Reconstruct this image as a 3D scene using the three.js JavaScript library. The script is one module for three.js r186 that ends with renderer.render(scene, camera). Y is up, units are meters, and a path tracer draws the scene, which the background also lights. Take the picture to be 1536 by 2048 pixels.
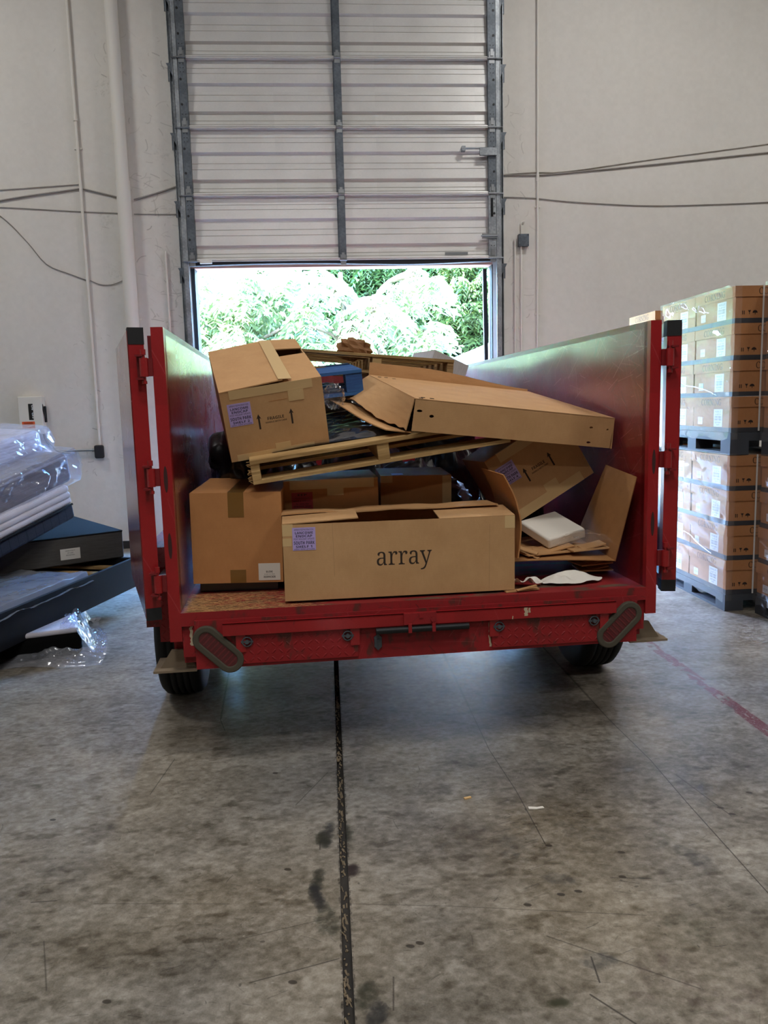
import * as THREE from 'three';
import { Sky } from 'three/addons/objects/Sky.js';
import { RoundedBoxGeometry } from 'three/addons/geometries/RoundedBoxGeometry.js';
import { mergeGeometries } from 'three/addons/utils/BufferGeometryUtils.js';
import { RectAreaLightUniformsLib } from 'three/addons/lights/RectAreaLightUniformsLib.js';

// ------------------------------------------------------------------ camera, sky, sun, lamps, exposure
const scene = new THREE.Scene();
const renderer = new THREE.WebGLRenderer({ antialias: true });
renderer.toneMapping = THREE.LinearToneMapping;
renderer.toneMappingExposure = 0.87;
renderer.shadowMap.enabled = true;
RectAreaLightUniformsLib.init();

const camera = new THREE.PerspectiveCamera(66.47, 0.75, 0.05, 400);
camera.position.set(0, 1.58, 0);
camera.rotation.order = 'YXZ';
camera.rotation.set(-0.1355, -0.0693, -0.026);
scene.add(camera);

const SUN_DIR = new THREE.Vector3(-0.42, 0.8, 0.42).normalize();
const sky = new Sky();
sky.name = 'sky';
sky.scale.setScalar(1000);
sky.material.uniforms.turbidity.value = 2.5;
sky.material.uniforms.rayleigh.value = 2.1;
sky.material.uniforms.mieCoefficient.value = 0.004;
sky.material.uniforms.mieDirectionalG.value = 0.75;
sky.material.uniforms.sunPosition.value.copy(SUN_DIR);
scene.add(sky);
scene.backgroundIntensity = 23;

const sun = new THREE.DirectionalLight(0xfff4e2, 72);
sun.name = 'sun';
sun.position.copy(SUN_DIR).multiplyScalar(60).add(new THREE.Vector3(0, 3, -18));
sun.target.position.set(0, 3, -18);
sun.castShadow = true;
Object.assign(sun.shadow.camera, { left: -25, right: 25, top: 25, bottom: -25, near: 1, far: 140 });
scene.add(sun, sun.target);

const LAMP_COLOR = new THREE.Color(1.0, 0.985, 0.955);
const LAMP_POWER = 66;                                   // luminance of each high-bay panel
const LAMP_SPOTS = [[-4.6, -6.0], [3.4, -6.0], [9.5, -6.0], [-0.5, -0.6], [-0.5, 2.2], [4.6, 0.2], [-0.5, 7.5]];  // the last spot is an added lamp that fills the carton fronts

// ------------------------------------------------------------------ helpers
const R2 = (seed) => () => { seed |= 0; seed = (seed + 0x6d2b79f5) | 0; let t = Math.imul(seed ^ (seed >>> 15), 1 | seed); t = (t + Math.imul(t ^ (t >>> 7), 61 | t)) ^ t; return ((t ^ (t >>> 14)) >>> 0) / 4294967296; };
const PERM = new Float32Array(65536); { const r = R2(77); for (let i = 0; i < 65536; i++) PERM[i] = r(); }
const lat = (x, y) => PERM[(Math.imul(x, 73) + Math.imul(y, 9277) + Math.imul(x ^ (y * 3), 31)) & 65535];
function vn(x, y) {
  const ix = Math.floor(x), iy = Math.floor(y), fx = x - ix, fy = y - iy, u = fx * fx * (3 - 2 * fx), v = fy * fy * (3 - 2 * fy);
  const a = lat(ix, iy), b = lat(ix + 1, iy), c = lat(ix, iy + 1), d = lat(ix + 1, iy + 1);
  return a + (b - a) * u + (c - a + (a - b - c + d) * u) * v;
}
function fbm(x, y, o = 4) { let s = 0, a = 0.5, n = 0; for (let i = 0; i < o; i++) { s += a * vn(x, y); n += a; x = x * 2.03 + 17.1; y = y * 2.03 + 9.7; a *= 0.5; } return s / n; }
const clamp = (x, a = 0, b = 1) => Math.min(b, Math.max(a, x));
const smooth = (a, b, x) => { const t = clamp((x - a) / (b - a)); return t * t * (3 - 2 * t); };
const lerp = (a, b, t) => a + (b - a) * t;

function canvas(w, h) { const c = document.createElement('canvas'); c.width = w; c.height = h; return c; }
function paint(w, h, px) {                                // px(i, j) -> [r, g, b] in sRGB bytes; row 0 is the top
  const c = canvas(w, h), g = c.getContext('2d'), im = g.createImageData(w, h), d = im.data;
  for (let j = 0, k = 0; j < h; j++) for (let i = 0; i < w; i++, k += 4) { const p = px(i, j); d[k] = p[0]; d[k + 1] = p[1]; d[k + 2] = p[2]; d[k + 3] = 255; }
  g.putImageData(im, 0, 0);
  return c;
}
function tex(c, { color = true, rep = null, mirror = false } = {}) {
  const t = new THREE.CanvasTexture(c);
  if (color) t.colorSpace = THREE.SRGBColorSpace;
  t.magFilter = THREE.LinearFilter;
  t.wrapS = t.wrapT = mirror ? THREE.MirroredRepeatWrapping : THREE.RepeatWrapping;
  if (rep) t.repeat.set(rep[0], rep[1]);
  return t;
}
const std = (o) => new THREE.MeshStandardMaterial(o);
const phys = (o) => new THREE.MeshPhysicalMaterial(o);

const taken = {};
function numbered(name) { const n = taken[name] = (taken[name] ?? -1) + 1; return n ? name + '_' + String(n).padStart(3, '0') : name; }
function shade(o) { o.castShadow = o.receiveShadow = true; return o; }
function add(name, geo, mat, parent) { const m = shade(new THREE.Mesh(Array.isArray(geo) ? mergeGeometries(geo.map((x) => (x.index ? x.toNonIndexed() : x))) : geo, mat)); m.name = name; parent.add(m); return m; }
function thing(name, label, category, group) { const o = new THREE.Group(); o.name = numbered(name); scene.add(o); o.userData = { label, category }; if (group) o.userData.group = group; return o; }
function one(name, geo, mat, label, category, group) { const m = add(numbered(name), geo, mat, scene); m.userData = { label, category }; if (group) m.userData.group = group; return m; }
function struct(name, geo, mat) { const m = add(name, geo, mat, scene); m.userData = { kind: 'structure' }; return m; }

// a box whose uv run in metres; (x, y, z) is its centre
function box(w, h, d, x = 0, y = 0, z = 0) {
  const g = new THREE.BoxGeometry(w, h, d), uv = g.attributes.uv;
  const s = [[d, h], [d, h], [w, d], [w, d], [w, h], [w, h]];
  for (let f = 0; f < 6; f++) for (let k = 0; k < 4; k++) uv.setXY(f * 4 + k, uv.getX(f * 4 + k) * s[f][0], uv.getY(f * 4 + k) * s[f][1]);
  return g.translate(x, y, z);
}
// box given by its limits
const lim = (x0, x1, y0, y1, z0, z1) => box(Math.abs(x1 - x0), Math.abs(y1 - y0), Math.abs(z1 - z0), (x0 + x1) / 2, (y0 + y1) / 2, (z0 + z1) / 2);
function cyl(r, h, x = 0, y = 0, z = 0, axis = 'y', seg = 16, r2 = r) { const g = new THREE.CylinderGeometry(r2, r, h, seg); if (axis === 'x') g.rotateZ(-Math.PI / 2); if (axis === 'z') g.rotateX(Math.PI / 2); return g.translate(x, y, z); }
const rot = (g, x = 0, y = 0, z = 0) => { if (x) g.rotateX(x); if (y) g.rotateY(y); if (z) g.rotateZ(z); return g; };
function tube(pts, r, seg = 40, rs = 6) { return new THREE.TubeGeometry(new THREE.CatmullRomCurve3(pts.map((p) => new THREE.Vector3(...p))), seg, r, rs); }
function sheet(f, nu, nv, uvs = [1, 1]) {                // surface f(u, v) -> [x, y, z]
  const p = [], uv = [], ix = [];
  for (let j = 0; j <= nv; j++) for (let i = 0; i <= nu; i++) { p.push(...f(i / nu, j / nv)); uv.push(i / nu * uvs[0], j / nv * uvs[1]); }
  for (let j = 0; j < nv; j++) for (let i = 0; i < nu; i++) { const a = j * (nu + 1) + i, b = a + 1, c = a + nu + 1, d = c + 1; ix.push(a, b, d, a, d, c); }
  const g = new THREE.BufferGeometry();
  g.setAttribute('position', new THREE.Float32BufferAttribute(p, 3)); g.setAttribute('uv', new THREE.Float32BufferAttribute(uv, 2)); g.setIndex(ix); g.computeVertexNormals();
  return g;
}
function warp(g, f) { const p = g.attributes.position, v = new THREE.Vector3(); for (let i = 0; i < p.count; i++) { v.fromBufferAttribute(p, i); f(v); p.setXYZ(i, v.x, v.y, v.z); } g.computeVertexNormals(); return g; }
// a profile in (x, y) pushed along z for length l, centred
function extrude(pts, l, holes = []) { const s = new THREE.Shape(pts.map((p) => new THREE.Vector2(...p))); for (const h of holes) s.holes.push(h); return new THREE.ExtrudeGeometry(s, { depth: l, bevelEnabled: false }).translate(0, 0, -l / 2); }

// the trailer's frame: x to its right, z = 0 at its tail, -z to its tongue
const TRAILER = new THREE.Matrix4().makeRotationY(0.0511).setPosition(0.3868, 0, -3.3384);
function pose(o, [x, y, z], yaw = 0, pitch = 0, roll = 0, onTrailer = true) {
  const m = new THREE.Matrix4().makeRotationFromEuler(new THREE.Euler(pitch, yaw, roll, 'YXZ')).setPosition(x, y, z);
  if (onTrailer) m.premultiply(TRAILER);
  m.decompose(o.position, o.quaternion, o.scale);
  return o;
}

// ------------------------------------------------------------------ textures and materials
const rnd = R2(4242);
function strokes(g, n, w, h, len, lw, colors, r, ang = null, spread = Math.PI) {
  for (let i = 0; i < n; i++) {
    const a = ang === null ? r() * Math.PI * 2 : ang + (r() - 0.5) * spread, l = len * (0.3 + r()), x = r() * w, y = r() * h;
    g.strokeStyle = colors[Math.floor(r() * colors.length)]; g.lineWidth = lw * (0.4 + r());
    g.beginPath(); g.moveTo(x, y); g.quadraticCurveTo(x + Math.cos(a) * l / 2 + (r() - 0.5) * l * 0.15, y + Math.sin(a) * l / 2 + (r() - 0.5) * l * 0.15, x + Math.cos(a) * l, y + Math.sin(a) * l); g.stroke();
  }
}
// kraft board: fibre flecks and faint flutes
const kraftPx = (i, j) => { const n = fbm(i / 9, j / 22, 3) * 5 + fbm(i / 90, j / 90, 3) * 14 + vn(i / 1.3, j / 1.3) * 6 - 13 + (j % 8 < 2 ? -2 : 0); return [191 + n, 148 + n, 101 + n * 0.9]; };
const kraftCanvas = paint(512, 512, kraftPx);
const M = {};
M.kraft = std({ map: tex(kraftCanvas, { rep: [2, 2] }), roughness: 0.78 });
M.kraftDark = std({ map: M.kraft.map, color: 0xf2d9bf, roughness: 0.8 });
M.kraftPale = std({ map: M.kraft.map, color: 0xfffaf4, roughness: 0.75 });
M.kraftDaylightTint = std({ map: tex(paint(256, 256, (i, j) => { const n = fbm(i / 6, j / 30, 3) * 16 - 8 + (i % 12 < 3 ? -9 : 0); return [196 + n, 190 + n, 186 + n]; }), { rep: [3, 3] }), roughness: 0.8 });  // kraft with bluish daylight put into its pale grey colour
M.tape = std({ color: 0xcfae7c, roughness: 0.5 });
M.tapeBrown = phys({ color: 0x7a5521, roughness: 0.3, clearcoat: 0.4 });
M.edge = std({ color: 0xc79f6b, roughness: 0.9 });
function woodTex(r0, g0, b0, seed) { return tex(paint(512, 256, (i, j) => { const w = fbm(i / 260 + seed, j / 9 + fbm(i / 120, j / 60) * 4 + seed, 4), k = (w - 0.5) * 70 + (vn(i / 40, j / 1.5 + seed) - 0.5) * 22; return [r0 + k, g0 + k * 0.95, b0 + k * 0.8]; }), { rep: [1.2, 3] }); }
M.wood = std({ map: woodTex(186, 152, 100, 3), roughness: 0.85 });
M.wood2 = std({ map: woodTex(172, 138, 88, 31), roughness: 0.85 });
M.woodOld = std({ map: woodTex(152, 118, 76, 57), roughness: 0.9 });
M.blue = std({ map: tex(paint(256, 256, (i, j) => { const k = (fbm(i / 60, j / 6, 4) - 0.5) * 50; return [38 + k * 0.5, 84 + k, 142 + k]; }), { rep: [1.5, 3] }), roughness: 0.75 });
M.blackPlastic = phys({ color: 0x0b0c0e, roughness: 0.28, clearcoat: 0.5 });
M.rubber = std({ color: 0x17171a, roughness: 0.75 });
M.tire = std({ color: 0x131416, roughness: 0.82 });
M.galv = std({ map: tex(paint(256, 256, (i, j) => { const k = (fbm(i / 14, j / 14, 3) - 0.5) * 46 + (fbm(i / 90, j / 90) - 0.5) * 30; return [146 + k, 150 + k, 154 + k]; }), { rep: [3, 3] }), metalness: 0.55, roughness: 0.45 });
M.galvDark = std({ map: M.galv.map, color: 0xa8adb3, metalness: 0.55, roughness: 0.5 });
M.steel = std({ color: 0x86888a, metalness: 0.8, roughness: 0.4 });
M.wallWhite = std({ color: 0xd3cec6, roughness: 0.85 });
M.pvc = std({ color: 0xd9d4cb, roughness: 0.6 });
M.cable = std({ color: 0xbdb7ae, roughness: 0.7 });
M.cableDark = std({ color: 0x8c857e, roughness: 0.7 });
M.paper = std({ color: 0xe9e3d8, roughness: 0.9, side: THREE.DoubleSide });
M.foam = std({ color: 0xe6e0d4, roughness: 0.85, side: THREE.DoubleSide });
M.brownPaper = std({ map: M.kraft.map, color: 0xe0c6a4, roughness: 0.85, side: THREE.DoubleSide });
M.film = phys({ color: 0xffffff, transmission: 0.95, thickness: 0, roughness: 0.05, ior: 1.45, specularIntensity: 1, side: THREE.DoubleSide });
M.filmDull = phys({ color: 0xf2f5ff, transmission: 0.86, thickness: 0, roughness: 0.12, ior: 1.5, side: THREE.DoubleSide });
M.blackSteel = std({ color: 0x1b1c1e, roughness: 0.5, metalness: 0.3 });

// red paint, worn: scratches and scuffs are pale lines, rust flecks are dark
function redCanvas(w, h, seed, nPale, nDark, rust = 0, red = 122) {
  const r = R2(seed);
  const c = paint(w, h, (i, j) => { const n = (fbm(i / 120 + seed, j / 120, 4) - 0.5) * 26, f = (vn(i / 1.7, j / 1.7) - 0.5) * 8, ru = rust ? smooth(0.64 - rust * 0.2, 0.78, fbm(i / 34 + seed * 2, j / 60, 5)) * 0.85 : 0; return [lerp(red + n + f, 84, ru), lerp(20 + n * 0.3 + f * 0.6, 42, ru), lerp(25 + n * 0.3 + f * 0.6, 32, ru)]; });
  const g = c.getContext('2d');
  g.globalAlpha = 0.35; strokes(g, nPale, w, h, 90, 1.3, ['#d8a9a4', '#c98a86', '#b86a68'], r);
  g.globalAlpha = 0.6; strokes(g, nDark, w, h, 40, 2.2, ['#4a1513', '#3a120f', '#5b1a17'], r);
  g.globalAlpha = 1;
  return c;
}
M.red = phys({ map: tex(redCanvas(1024, 1024, 5, 40, 40, 0.12), { rep: [0.9, 0.9] }), roughness: 0.42, clearcoat: 0.35, clearcoatRoughness: 0.3 });
M.redBright = phys({ map: tex(redCanvas(512, 512, 9, 14, 8, 0, 152), { rep: [1, 1] }), roughness: 0.4, clearcoat: 0.35, clearcoatRoughness: 0.3 });
M.redWorn = std({ map: tex(redCanvas(1024, 512, 13, 60, 90, 0.4, 140), { rep: [0.8, 1.6] }), roughness: 0.6 });
// inner face of the trailer sides: gloss with scratches, most of them high up
{
  const c = redCanvas(2048, 570, 21, 120, 30), g = c.getContext('2d'), r = R2(88);
  for (let k = 0; k < 500; k++) {                         // scrapes from loading, near the top and the tail
    const x = 2048 * Math.pow(r(), 1.7), y = 570 * Math.pow(r(), 2.2) * 0.8, a = -0.3 + (r() - 0.5) * 2.2, l = 15 + r() * 80;
    g.globalAlpha = 0.18 + r() * 0.35; g.strokeStyle = r() < 0.35 ? '#3a1413' : '#d9b5b0'; g.lineWidth = 0.6 + r() * 1.6;
    g.beginPath(); g.moveTo(x, y); g.lineTo(x + Math.cos(a) * l, y + Math.sin(a) * l); g.stroke();
  }
  g.globalAlpha = 1;
  const rough = paint(1024, 285, (i, j) => { const v = 62 + fbm(i / 40, j / 40, 4) * 60 + vn(i / 2, j / 2) * 16; return [v, v, v]; });
  M.redSide = phys({ map: tex(c), roughnessMap: tex(rough, { color: false }), roughness: 1, clearcoat: 1, clearcoatRoughness: 0.18 });
}
// raised-bar tread plate as fine relief
{
  const bump = paint(256, 256, (i, j) => { const cx = Math.floor(i / 32), cy = Math.floor(j / 32), x = (i % 32) - 16, y = (j % 32) - 16, s = (cx + cy) % 2 ? 1 : -1, a = (x + s * y) / 1.414, b = (x - s * y) / 1.414, d = Math.hypot(a / 13, b / 4), v = 255 * smooth(1.1, 0.6, d); return [v, v, v]; });
  M.redTread = std({ map: M.redWorn.map, bumpMap: tex(bump, { color: false, rep: [4, 4] }), bumpScale: 0.0018, roughness: 0.5 });
}
// truck bed: red paint worn to rust, with wood chips ground in at the tail's left corner
{
  const c = paint(2048, 1024, (i, j) => {
    const n = (fbm(i / 90, j / 90, 4) - 0.5) * 40, wear = smooth(0.5, 0.66, fbm(i / 150 + 8, j / 60 + 3, 5)), grain = vn(i / 2, j / 2) * 14;
    return [lerp(138 + n, 92 + n + grain, wear), lerp(28 + n * 0.4, 64 + n + grain, wear), lerp(30 + n * 0.4, 48 + n * 0.8 + grain, wear)];
  });
  const g = c.getContext('2d'), r = R2(31);
  for (let k = 0; k < 4200; k++) {
    const x = Math.abs((r() + r() - 1)) * 620, y = 1024 - Math.pow(r(), 1.4) * 330, a = (r() - 0.5) * 1.6, l = 6 + r() * 34;
    g.globalAlpha = 0.35 + r() * 0.5; g.strokeStyle = ['#b98a55', '#d0a56c', '#8a6238', '#5a3d25', '#a97c4d'][Math.floor(r() * 5)]; g.lineWidth = 2 + r() * 5;
    g.beginPath(); g.moveTo(x, y); g.lineTo(x + Math.cos(a) * l, y + Math.sin(a) * l); g.stroke();
  }
  g.globalAlpha = 0.5; strokes(g, 300, 2048, 1024, 40, 3, ['#3b2a20', '#8a6a4c', '#241a15'], r, 0, 1.2); g.globalAlpha = 1;
  M.bed = std({ map: tex(c, { mirror: true }), roughness: 0.7 });
}

// ------------------------------------------------------------------ floor
const FLOOR_LINES = [   // scratches and hairline cracks in the concrete: [points..., width mm, darkness]
  [[1.34, -6.5], [1.35, -3.63], [1.37, -3.18], [1.36, -2.78], [1.35, -1.2], 3.2, 0.75], [[0.69, -5.5], [0.69, -3.37], [0.72, -2.98], [0.73, -2.58], 3, 0.6],
  [[-0.79, -3.13], [-0.75, -3.46], 3, 0.55], [[0.0, -2.32], [0.34, -2.27], [0.93, -2.16], 2.2, 0.45], [[-0.81, -2.41], [-0.37, -2.36], 2, 0.4], [[-1.02, -2.44], [-0.94, -2.44], 4, 0.6],
  [[-0.91, -2.24], [-0.83, -2.03], 4, 0.35], [[-0.27, -2.0], [-0.02, -2.07], 3, 0.55], [[-0.65, -4.67], [-0.6, -3.89], [-0.56, -3.75], 3, 0.6], [[-0.18, -2.97], [-0.05, -3.24], 3, 0.5],
  [[0.65, -1.86], [0.77, -1.7], 5, 0.55], [[0.7, -2.0], [0.69, -1.9], 4, 0.6], [[0.89, -2.36], [1.02, -2.34], 3, 0.6], [[1.42, -3.03], [1.48, -2.69], 5, 0.4], [[0.13, -1.98], [0.12, -1.86], 4, 0.45],
  [[-0.08, -2.69], [-0.08, -2.64], 4, 0.6], [[-0.3, -2.19], [-0.03, -2.26], 2, 0.5], [[0.6, -2.1], [0.95, -1.85], 4, 0.35], [[0.1, -2.62], [0.3, -2.58], 2, 0.4], [[-0.6, -4.7], [-0.66, -5.6], 3, 0.5],
];
const FLOOR_BLOBS = [   // rubber scuffs and stains: x, z, rx, rz, turn, darkness
  [-0.055, -2.74, 0.018, 0.08, 0.2, 0.5], [-0.07, -2.70, 0.02, 0.05, -0.3, 0.4], [-0.09, -2.44, 0.014, 0.07, 0.15, 0.55], [-0.085, -2.36, 0.014, 0.06, -0.2, 0.5], [-0.055, -2.25, 0.03, 0.07, -0.1, 0.4], [0.03, -2.5, 0.02, 0.03, 0, 0.45], [0.02, -2.74, 0.015, 0.05, 0, 0.4],
  [0.05, -1.92, 0.025, 0.05, 0.3, 0.4], [0.075, -1.84, 0.02, 0.05, 0.2, 0.5], [0.61, -2.56, 0.05, 0.09, 0, 0.35], [0.9, -2.66, 0.1, 0.06, 0.3, 0.35], [1.17, -2.52, 0.05, 0.1, -0.3, 0.4], [1.22, -2.44, 0.04, 0.08, -0.4, 0.45], [1.04, -2.08, 0.07, 0.07, 0.2, 0.4],
  [0.72, -1.98, 0.05, 0.03, 0, 0.35], [0.87, -1.89, 0.12, 0.08, -0.5, 0.38], [0.99, -1.79, 0.12, 0.06, -0.4, 0.38], [0.91, -3.14, 0.06, 0.1, 0, 0.3], [0.72, -2.37, 0.05, 0.03, 0.4, 0.3], [0.56, -1.84, 0.025, 0.006, 0, 0.4],
  [0.45, -3.05, 0.16, 0.12, 0, 0.22], [-0.6, -2.9, 0.2, 0.1, 0.2, 0.16], [-1.0, -2.2, 0.15, 0.1, 0.3, 0.14], [1.3, -4.2, 0.3, 0.4, 0, 0.18],
];
const FLOOR_SPOTS = [[-0.15, -1.99], [0.93, -2.36], [0.22, -2.11], [0.19, -2.1], [0.7, -2.29], [0.76, -2.3], [0.74, -2.57], [-0.65, -1.97], [-1.13, -2.97], [1.47, -2.75], [1.49, -2.7], [1.64, -2.85], [-0.19, -2.53], [0.98, -2.5], [0.58, -2.25], [-0.28, -3.26]];
const concrete = (x, z) => {                              // colour at a place on the floor, metres
  const warp1 = fbm(x * 1.7 + 40, z * 1.7 + 12, 3), big = fbm(x * 0.9 + 5 + warp1, z * 0.9 + 5, 4) - 0.5, mid = fbm(x * 6 + warp1 * 3, z * 8, 5) - 0.5, fine = fbm(x * 45, z * 58, 3) - 0.5 + (vn(x * 420, z * 420) - 0.5) * 0.35, dirt = smooth(0.42, 0.85, fbm(x * 2.6 + 11, z * 4.2 + 3, 5));
  const tan = fbm(x * 1.3 + 70, z * 1.3 + 20, 3) - 0.5, k = big * 16 + mid * 46 + fine * 54 - dirt * 15 - smooth(0.6, 0.8, fbm(x * 14 + 5, z * 26, 3)) * 22;
  return [132 + k * 1.1 + tan * 14, 125 + k * 1.1 + tan * 6, 114 + k * 1.1 - tan * 8];
};
function floorCanvas(w, h, x0, z0, sx, sz, seed) {
  const c = paint(w, h, (i, j) => concrete(x0 + (i + 0.5) / w * sx, z0 + (j + 0.5) / h * sz));
  const g = c.getContext('2d'), r = R2(seed), X = (x) => (x - x0) / sx * w, Z = (z) => (z - z0) / sz * h, s = w / sx;
  g.lineCap = 'round';
  for (const l of FLOOR_LINES) {
    const wd = l[l.length - 2], a = l[l.length - 1], pts = l.slice(0, -2);
    g.globalAlpha = Math.min(0.95, a * 1.3); g.strokeStyle = '#2c2824'; g.lineWidth = Math.max(1, wd / 1000 * s);
    g.beginPath(); pts.forEach((p, i) => g[i ? 'lineTo' : 'moveTo'](X(p[0]), Z(p[1]))); g.stroke();
  }
  for (const [x, z, rx, rz, t, a] of FLOOR_BLOBS) for (let k = 0; k < 90; k++) {   // a stain is a swarm of small dabs, denser inside
    const q = R2(Math.round(x * 1000) + k * 131), an = q() * 6.283, d = Math.sqrt(q()), px = Math.cos(an) * d * rx * (0.8 + q() * 0.5), pz = Math.sin(an) * d * rz * (0.8 + q() * 0.5), X1 = x + px * Math.cos(t) - pz * Math.sin(t), Z1 = z + px * Math.sin(t) + pz * Math.cos(t);
    g.globalAlpha = a * (Math.abs(x) < 0.12 ? 0.3 : 0.16); g.fillStyle = '#2b2826'; g.beginPath(); g.ellipse(X(X1), Z(Z1), Math.max(0.8, (0.006 + q() * 0.016) * s), Math.max(0.8, (0.004 + q() * 0.012) * s), q() * 3, 0, 6.3); g.fill();
  }
  g.globalAlpha = 0.75; g.fillStyle = '#322c27';
  for (const [x, z] of FLOOR_SPOTS) { g.beginPath(); g.ellipse(X(x), Z(z), Math.max(1, 0.013 * s), Math.max(1, 0.008 * s), 0.3, 0, 6.3); g.fill(); }
  // tyre tracks to the right of the joint, under and behind the trailer
  for (let t = 0; t < 2; t++) for (let k = 0; k < 260; k++) { const q = R2(k + t * 999), z = -9 + k * 0.026 + q() * 0.01, x = 0.62 + t * 0.28 + (q() - 0.5) * 0.2; g.globalAlpha = 0.25 * q(); g.strokeStyle = '#2a2724'; g.lineWidth = Math.max(1, 0.006 * s); g.beginPath(); g.moveTo(X(x), Z(z)); g.lineTo(X(x + 0.05), Z(z + (t ? 0.02 : -0.02))); g.stroke(); }
  // short scratches everywhere
  const q = R2(1234);
  for (let k = 0; k < 2600; k++) { const x = -6 + q() * 12.5, z = -9.2 + q() * 12, a = (q() - 0.5) * 1.1, l = 0.01 + q() * q() * 0.09; g.globalAlpha = 0.12 + q() * 0.4; g.strokeStyle = q() < 0.78 ? '#3d3732' : '#b9b2a6'; g.lineWidth = Math.max(0.7, (0.001 + q() * 0.002) * s); g.beginPath(); g.moveTo(X(x), Z(z)); g.lineTo(X(x + Math.cos(a) * l), Z(z + Math.sin(a) * l)); g.stroke(); }
  for (let k = 0; k < 1500; k++) { const x = -2 + q() * 4.5, z = -4 + q() * 2.6, ew = 0.001 + q() * q() * 0.007; g.globalAlpha = 0.15 + q() * 0.35; g.fillStyle = q() < 0.85 ? '#37322d' : '#cfc8bb'; g.beginPath(); g.ellipse(X(x), Z(z), Math.max(0.6, ew * s), Math.max(0.5, ew * 0.6 * s), q() * 3, 0, 6.3); g.fill(); }
  for (let k = 0; k < 2600; k++) { const x = -1.7 + q() * 4, z = -4.2 + q() * 2.7, a = q() < 0.6 ? (q() - 0.5) * 0.9 : q() * 6.3, l = 0.004 + q() * q() * 0.07, cv = (q() - 0.5) * 0.3; g.globalAlpha = 0.2 + q() * 0.5; g.strokeStyle = q() < 0.8 ? '#2c2824' : '#a59d90'; g.lineWidth = Math.max(0.6, (0.0006 + q() * q() * 0.003) * s); g.beginPath(); g.moveTo(X(x), Z(z)); g.quadraticCurveTo(X(x + Math.cos(a + cv) * l * 0.5), Z(z + Math.sin(a + cv) * l * 0.5), X(x + Math.cos(a) * l), Z(z + Math.sin(a) * l)); g.stroke(); }
  for (let k = 0; k < 700; k++) { const z = -4.6 + k * 0.0048, sd = q() < 0.5 ? -1 : 1, ew = 0.002 + q() * q() * 0.008; g.globalAlpha = 0.5; g.fillStyle = '#2a2622'; g.beginPath(); g.ellipse(X(0.0035 + sd * (0.0145 + q() * 0.004)), Z(z), Math.max(0.6, ew * 0.5 * s), Math.max(0.6, ew * s), 0, 0, 6.3); g.fill(); }
  for (let k = 0; k < 60; k++) { const x = -1.6 + q() * 3.6, z = -3.8 + q() * 2.3; for (let i = 0; i < 40; i++) { const a = q() * 6.3, d = q() * 0.09; g.globalAlpha = 0.1 + q() * 0.25; g.fillStyle = '#2f2a26'; g.beginPath(); g.ellipse(X(x + Math.cos(a) * d), Z(z + Math.sin(a) * d * 0.6), Math.max(0.6, (0.0008 + q() * q() * 0.006) * s), Math.max(0.5, (0.0006 + q() * 0.002) * s), q() * 3, 0, 6.3); g.fill(); } }
  // painted red lane line, worn through
  for (let k = 0; k < 26000; k++) { const z = -9.2 + q() * 9.4, x = 2.0 + q() * 0.07, wv = vn(x * 60 + 5, z * 22) * 0.6 + vn(x * 9, z * 4) * 0.5; if (wv > 0.62) continue; g.globalAlpha = 0.5; g.fillStyle = '#62282d'; g.fillRect(X(x), Z(z), Math.max(1, 0.007 * s), Math.max(1, 0.009 * s)); }
  g.globalAlpha = 1;
  return c;
}
const NEAR = [-1.7, -3.9, 4.0, 2.5], FAR = [-6, -9.2, 12.5, 12.5];
const floorRough = tex(paint(512, 512, (i, j) => { const v = 96 + (fbm(i / 30, j / 44, 5) - 0.5) * 36 + (vn(i / 2, j / 2) - 0.5) * 20; return [v, v, v]; }), { color: false, mirror: true, rep: [3, 3] });
const floorMat = (map) => phys({ map, specularIntensity: 0.5, roughnessMap: floorRough, roughness: 1.0, bumpMap: floorRough, bumpScale: 0.0006 });
M.floorFar = floorMat(tex(floorCanvas(2048, 2048, ...FAR, 7), { mirror: true }));
M.floorNear = floorMat(tex(floorCanvas(2048, 1280, ...NEAR, 8)));
function planar(g, [x0, z0, sx, sz]) { const p = g.attributes.position, uv = g.attributes.uv; for (let i = 0; i < p.count; i++) uv.setXY(i, (p.getX(i) - x0) / sx, 1 - (p.getZ(i) - z0) / sz); return g; }
const ROOM = { x0: -9, x1: 13, z0: -9.2, z1: 28, h: 8 };
const J0 = -0.011, J1 = 0.018;                              // the open joint between the two slabs
const floorGroup = new THREE.Group(); floorGroup.name = 'floor'; floorGroup.userData = { kind: 'structure' }; scene.add(floorGroup);
function slab(xa, xb, na, nb) {                             // na..nb is the stretch near the camera, with the finer map
  const t = -0.2, far = [], z1 = NEAR[1], z2 = NEAR[1] + NEAR[3];
  const f = (a, b, c, d) => far.push(planar(lim(a, b, t, 0, c, d), FAR));
  f(xa, xb, ROOM.z0 - 0.2, z1); f(xa, xb, z2, ROOM.z1);
  if (na > xa) f(xa, na, z1, z2);
  if (nb < xb) f(nb, xb, z1, z2);
  const g = mergeGeometries([mergeGeometries(far), planar(lim(na, nb, t, 0, z1, z2), NEAR)], true);
  return add('slab', g, [M.floorFar, M.floorNear], floorGroup);
}
slab(ROOM.x0, J0, NEAR[0], J0);
slab(J1, ROOM.x1, J1, NEAR[0] + NEAR[2]);
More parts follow.
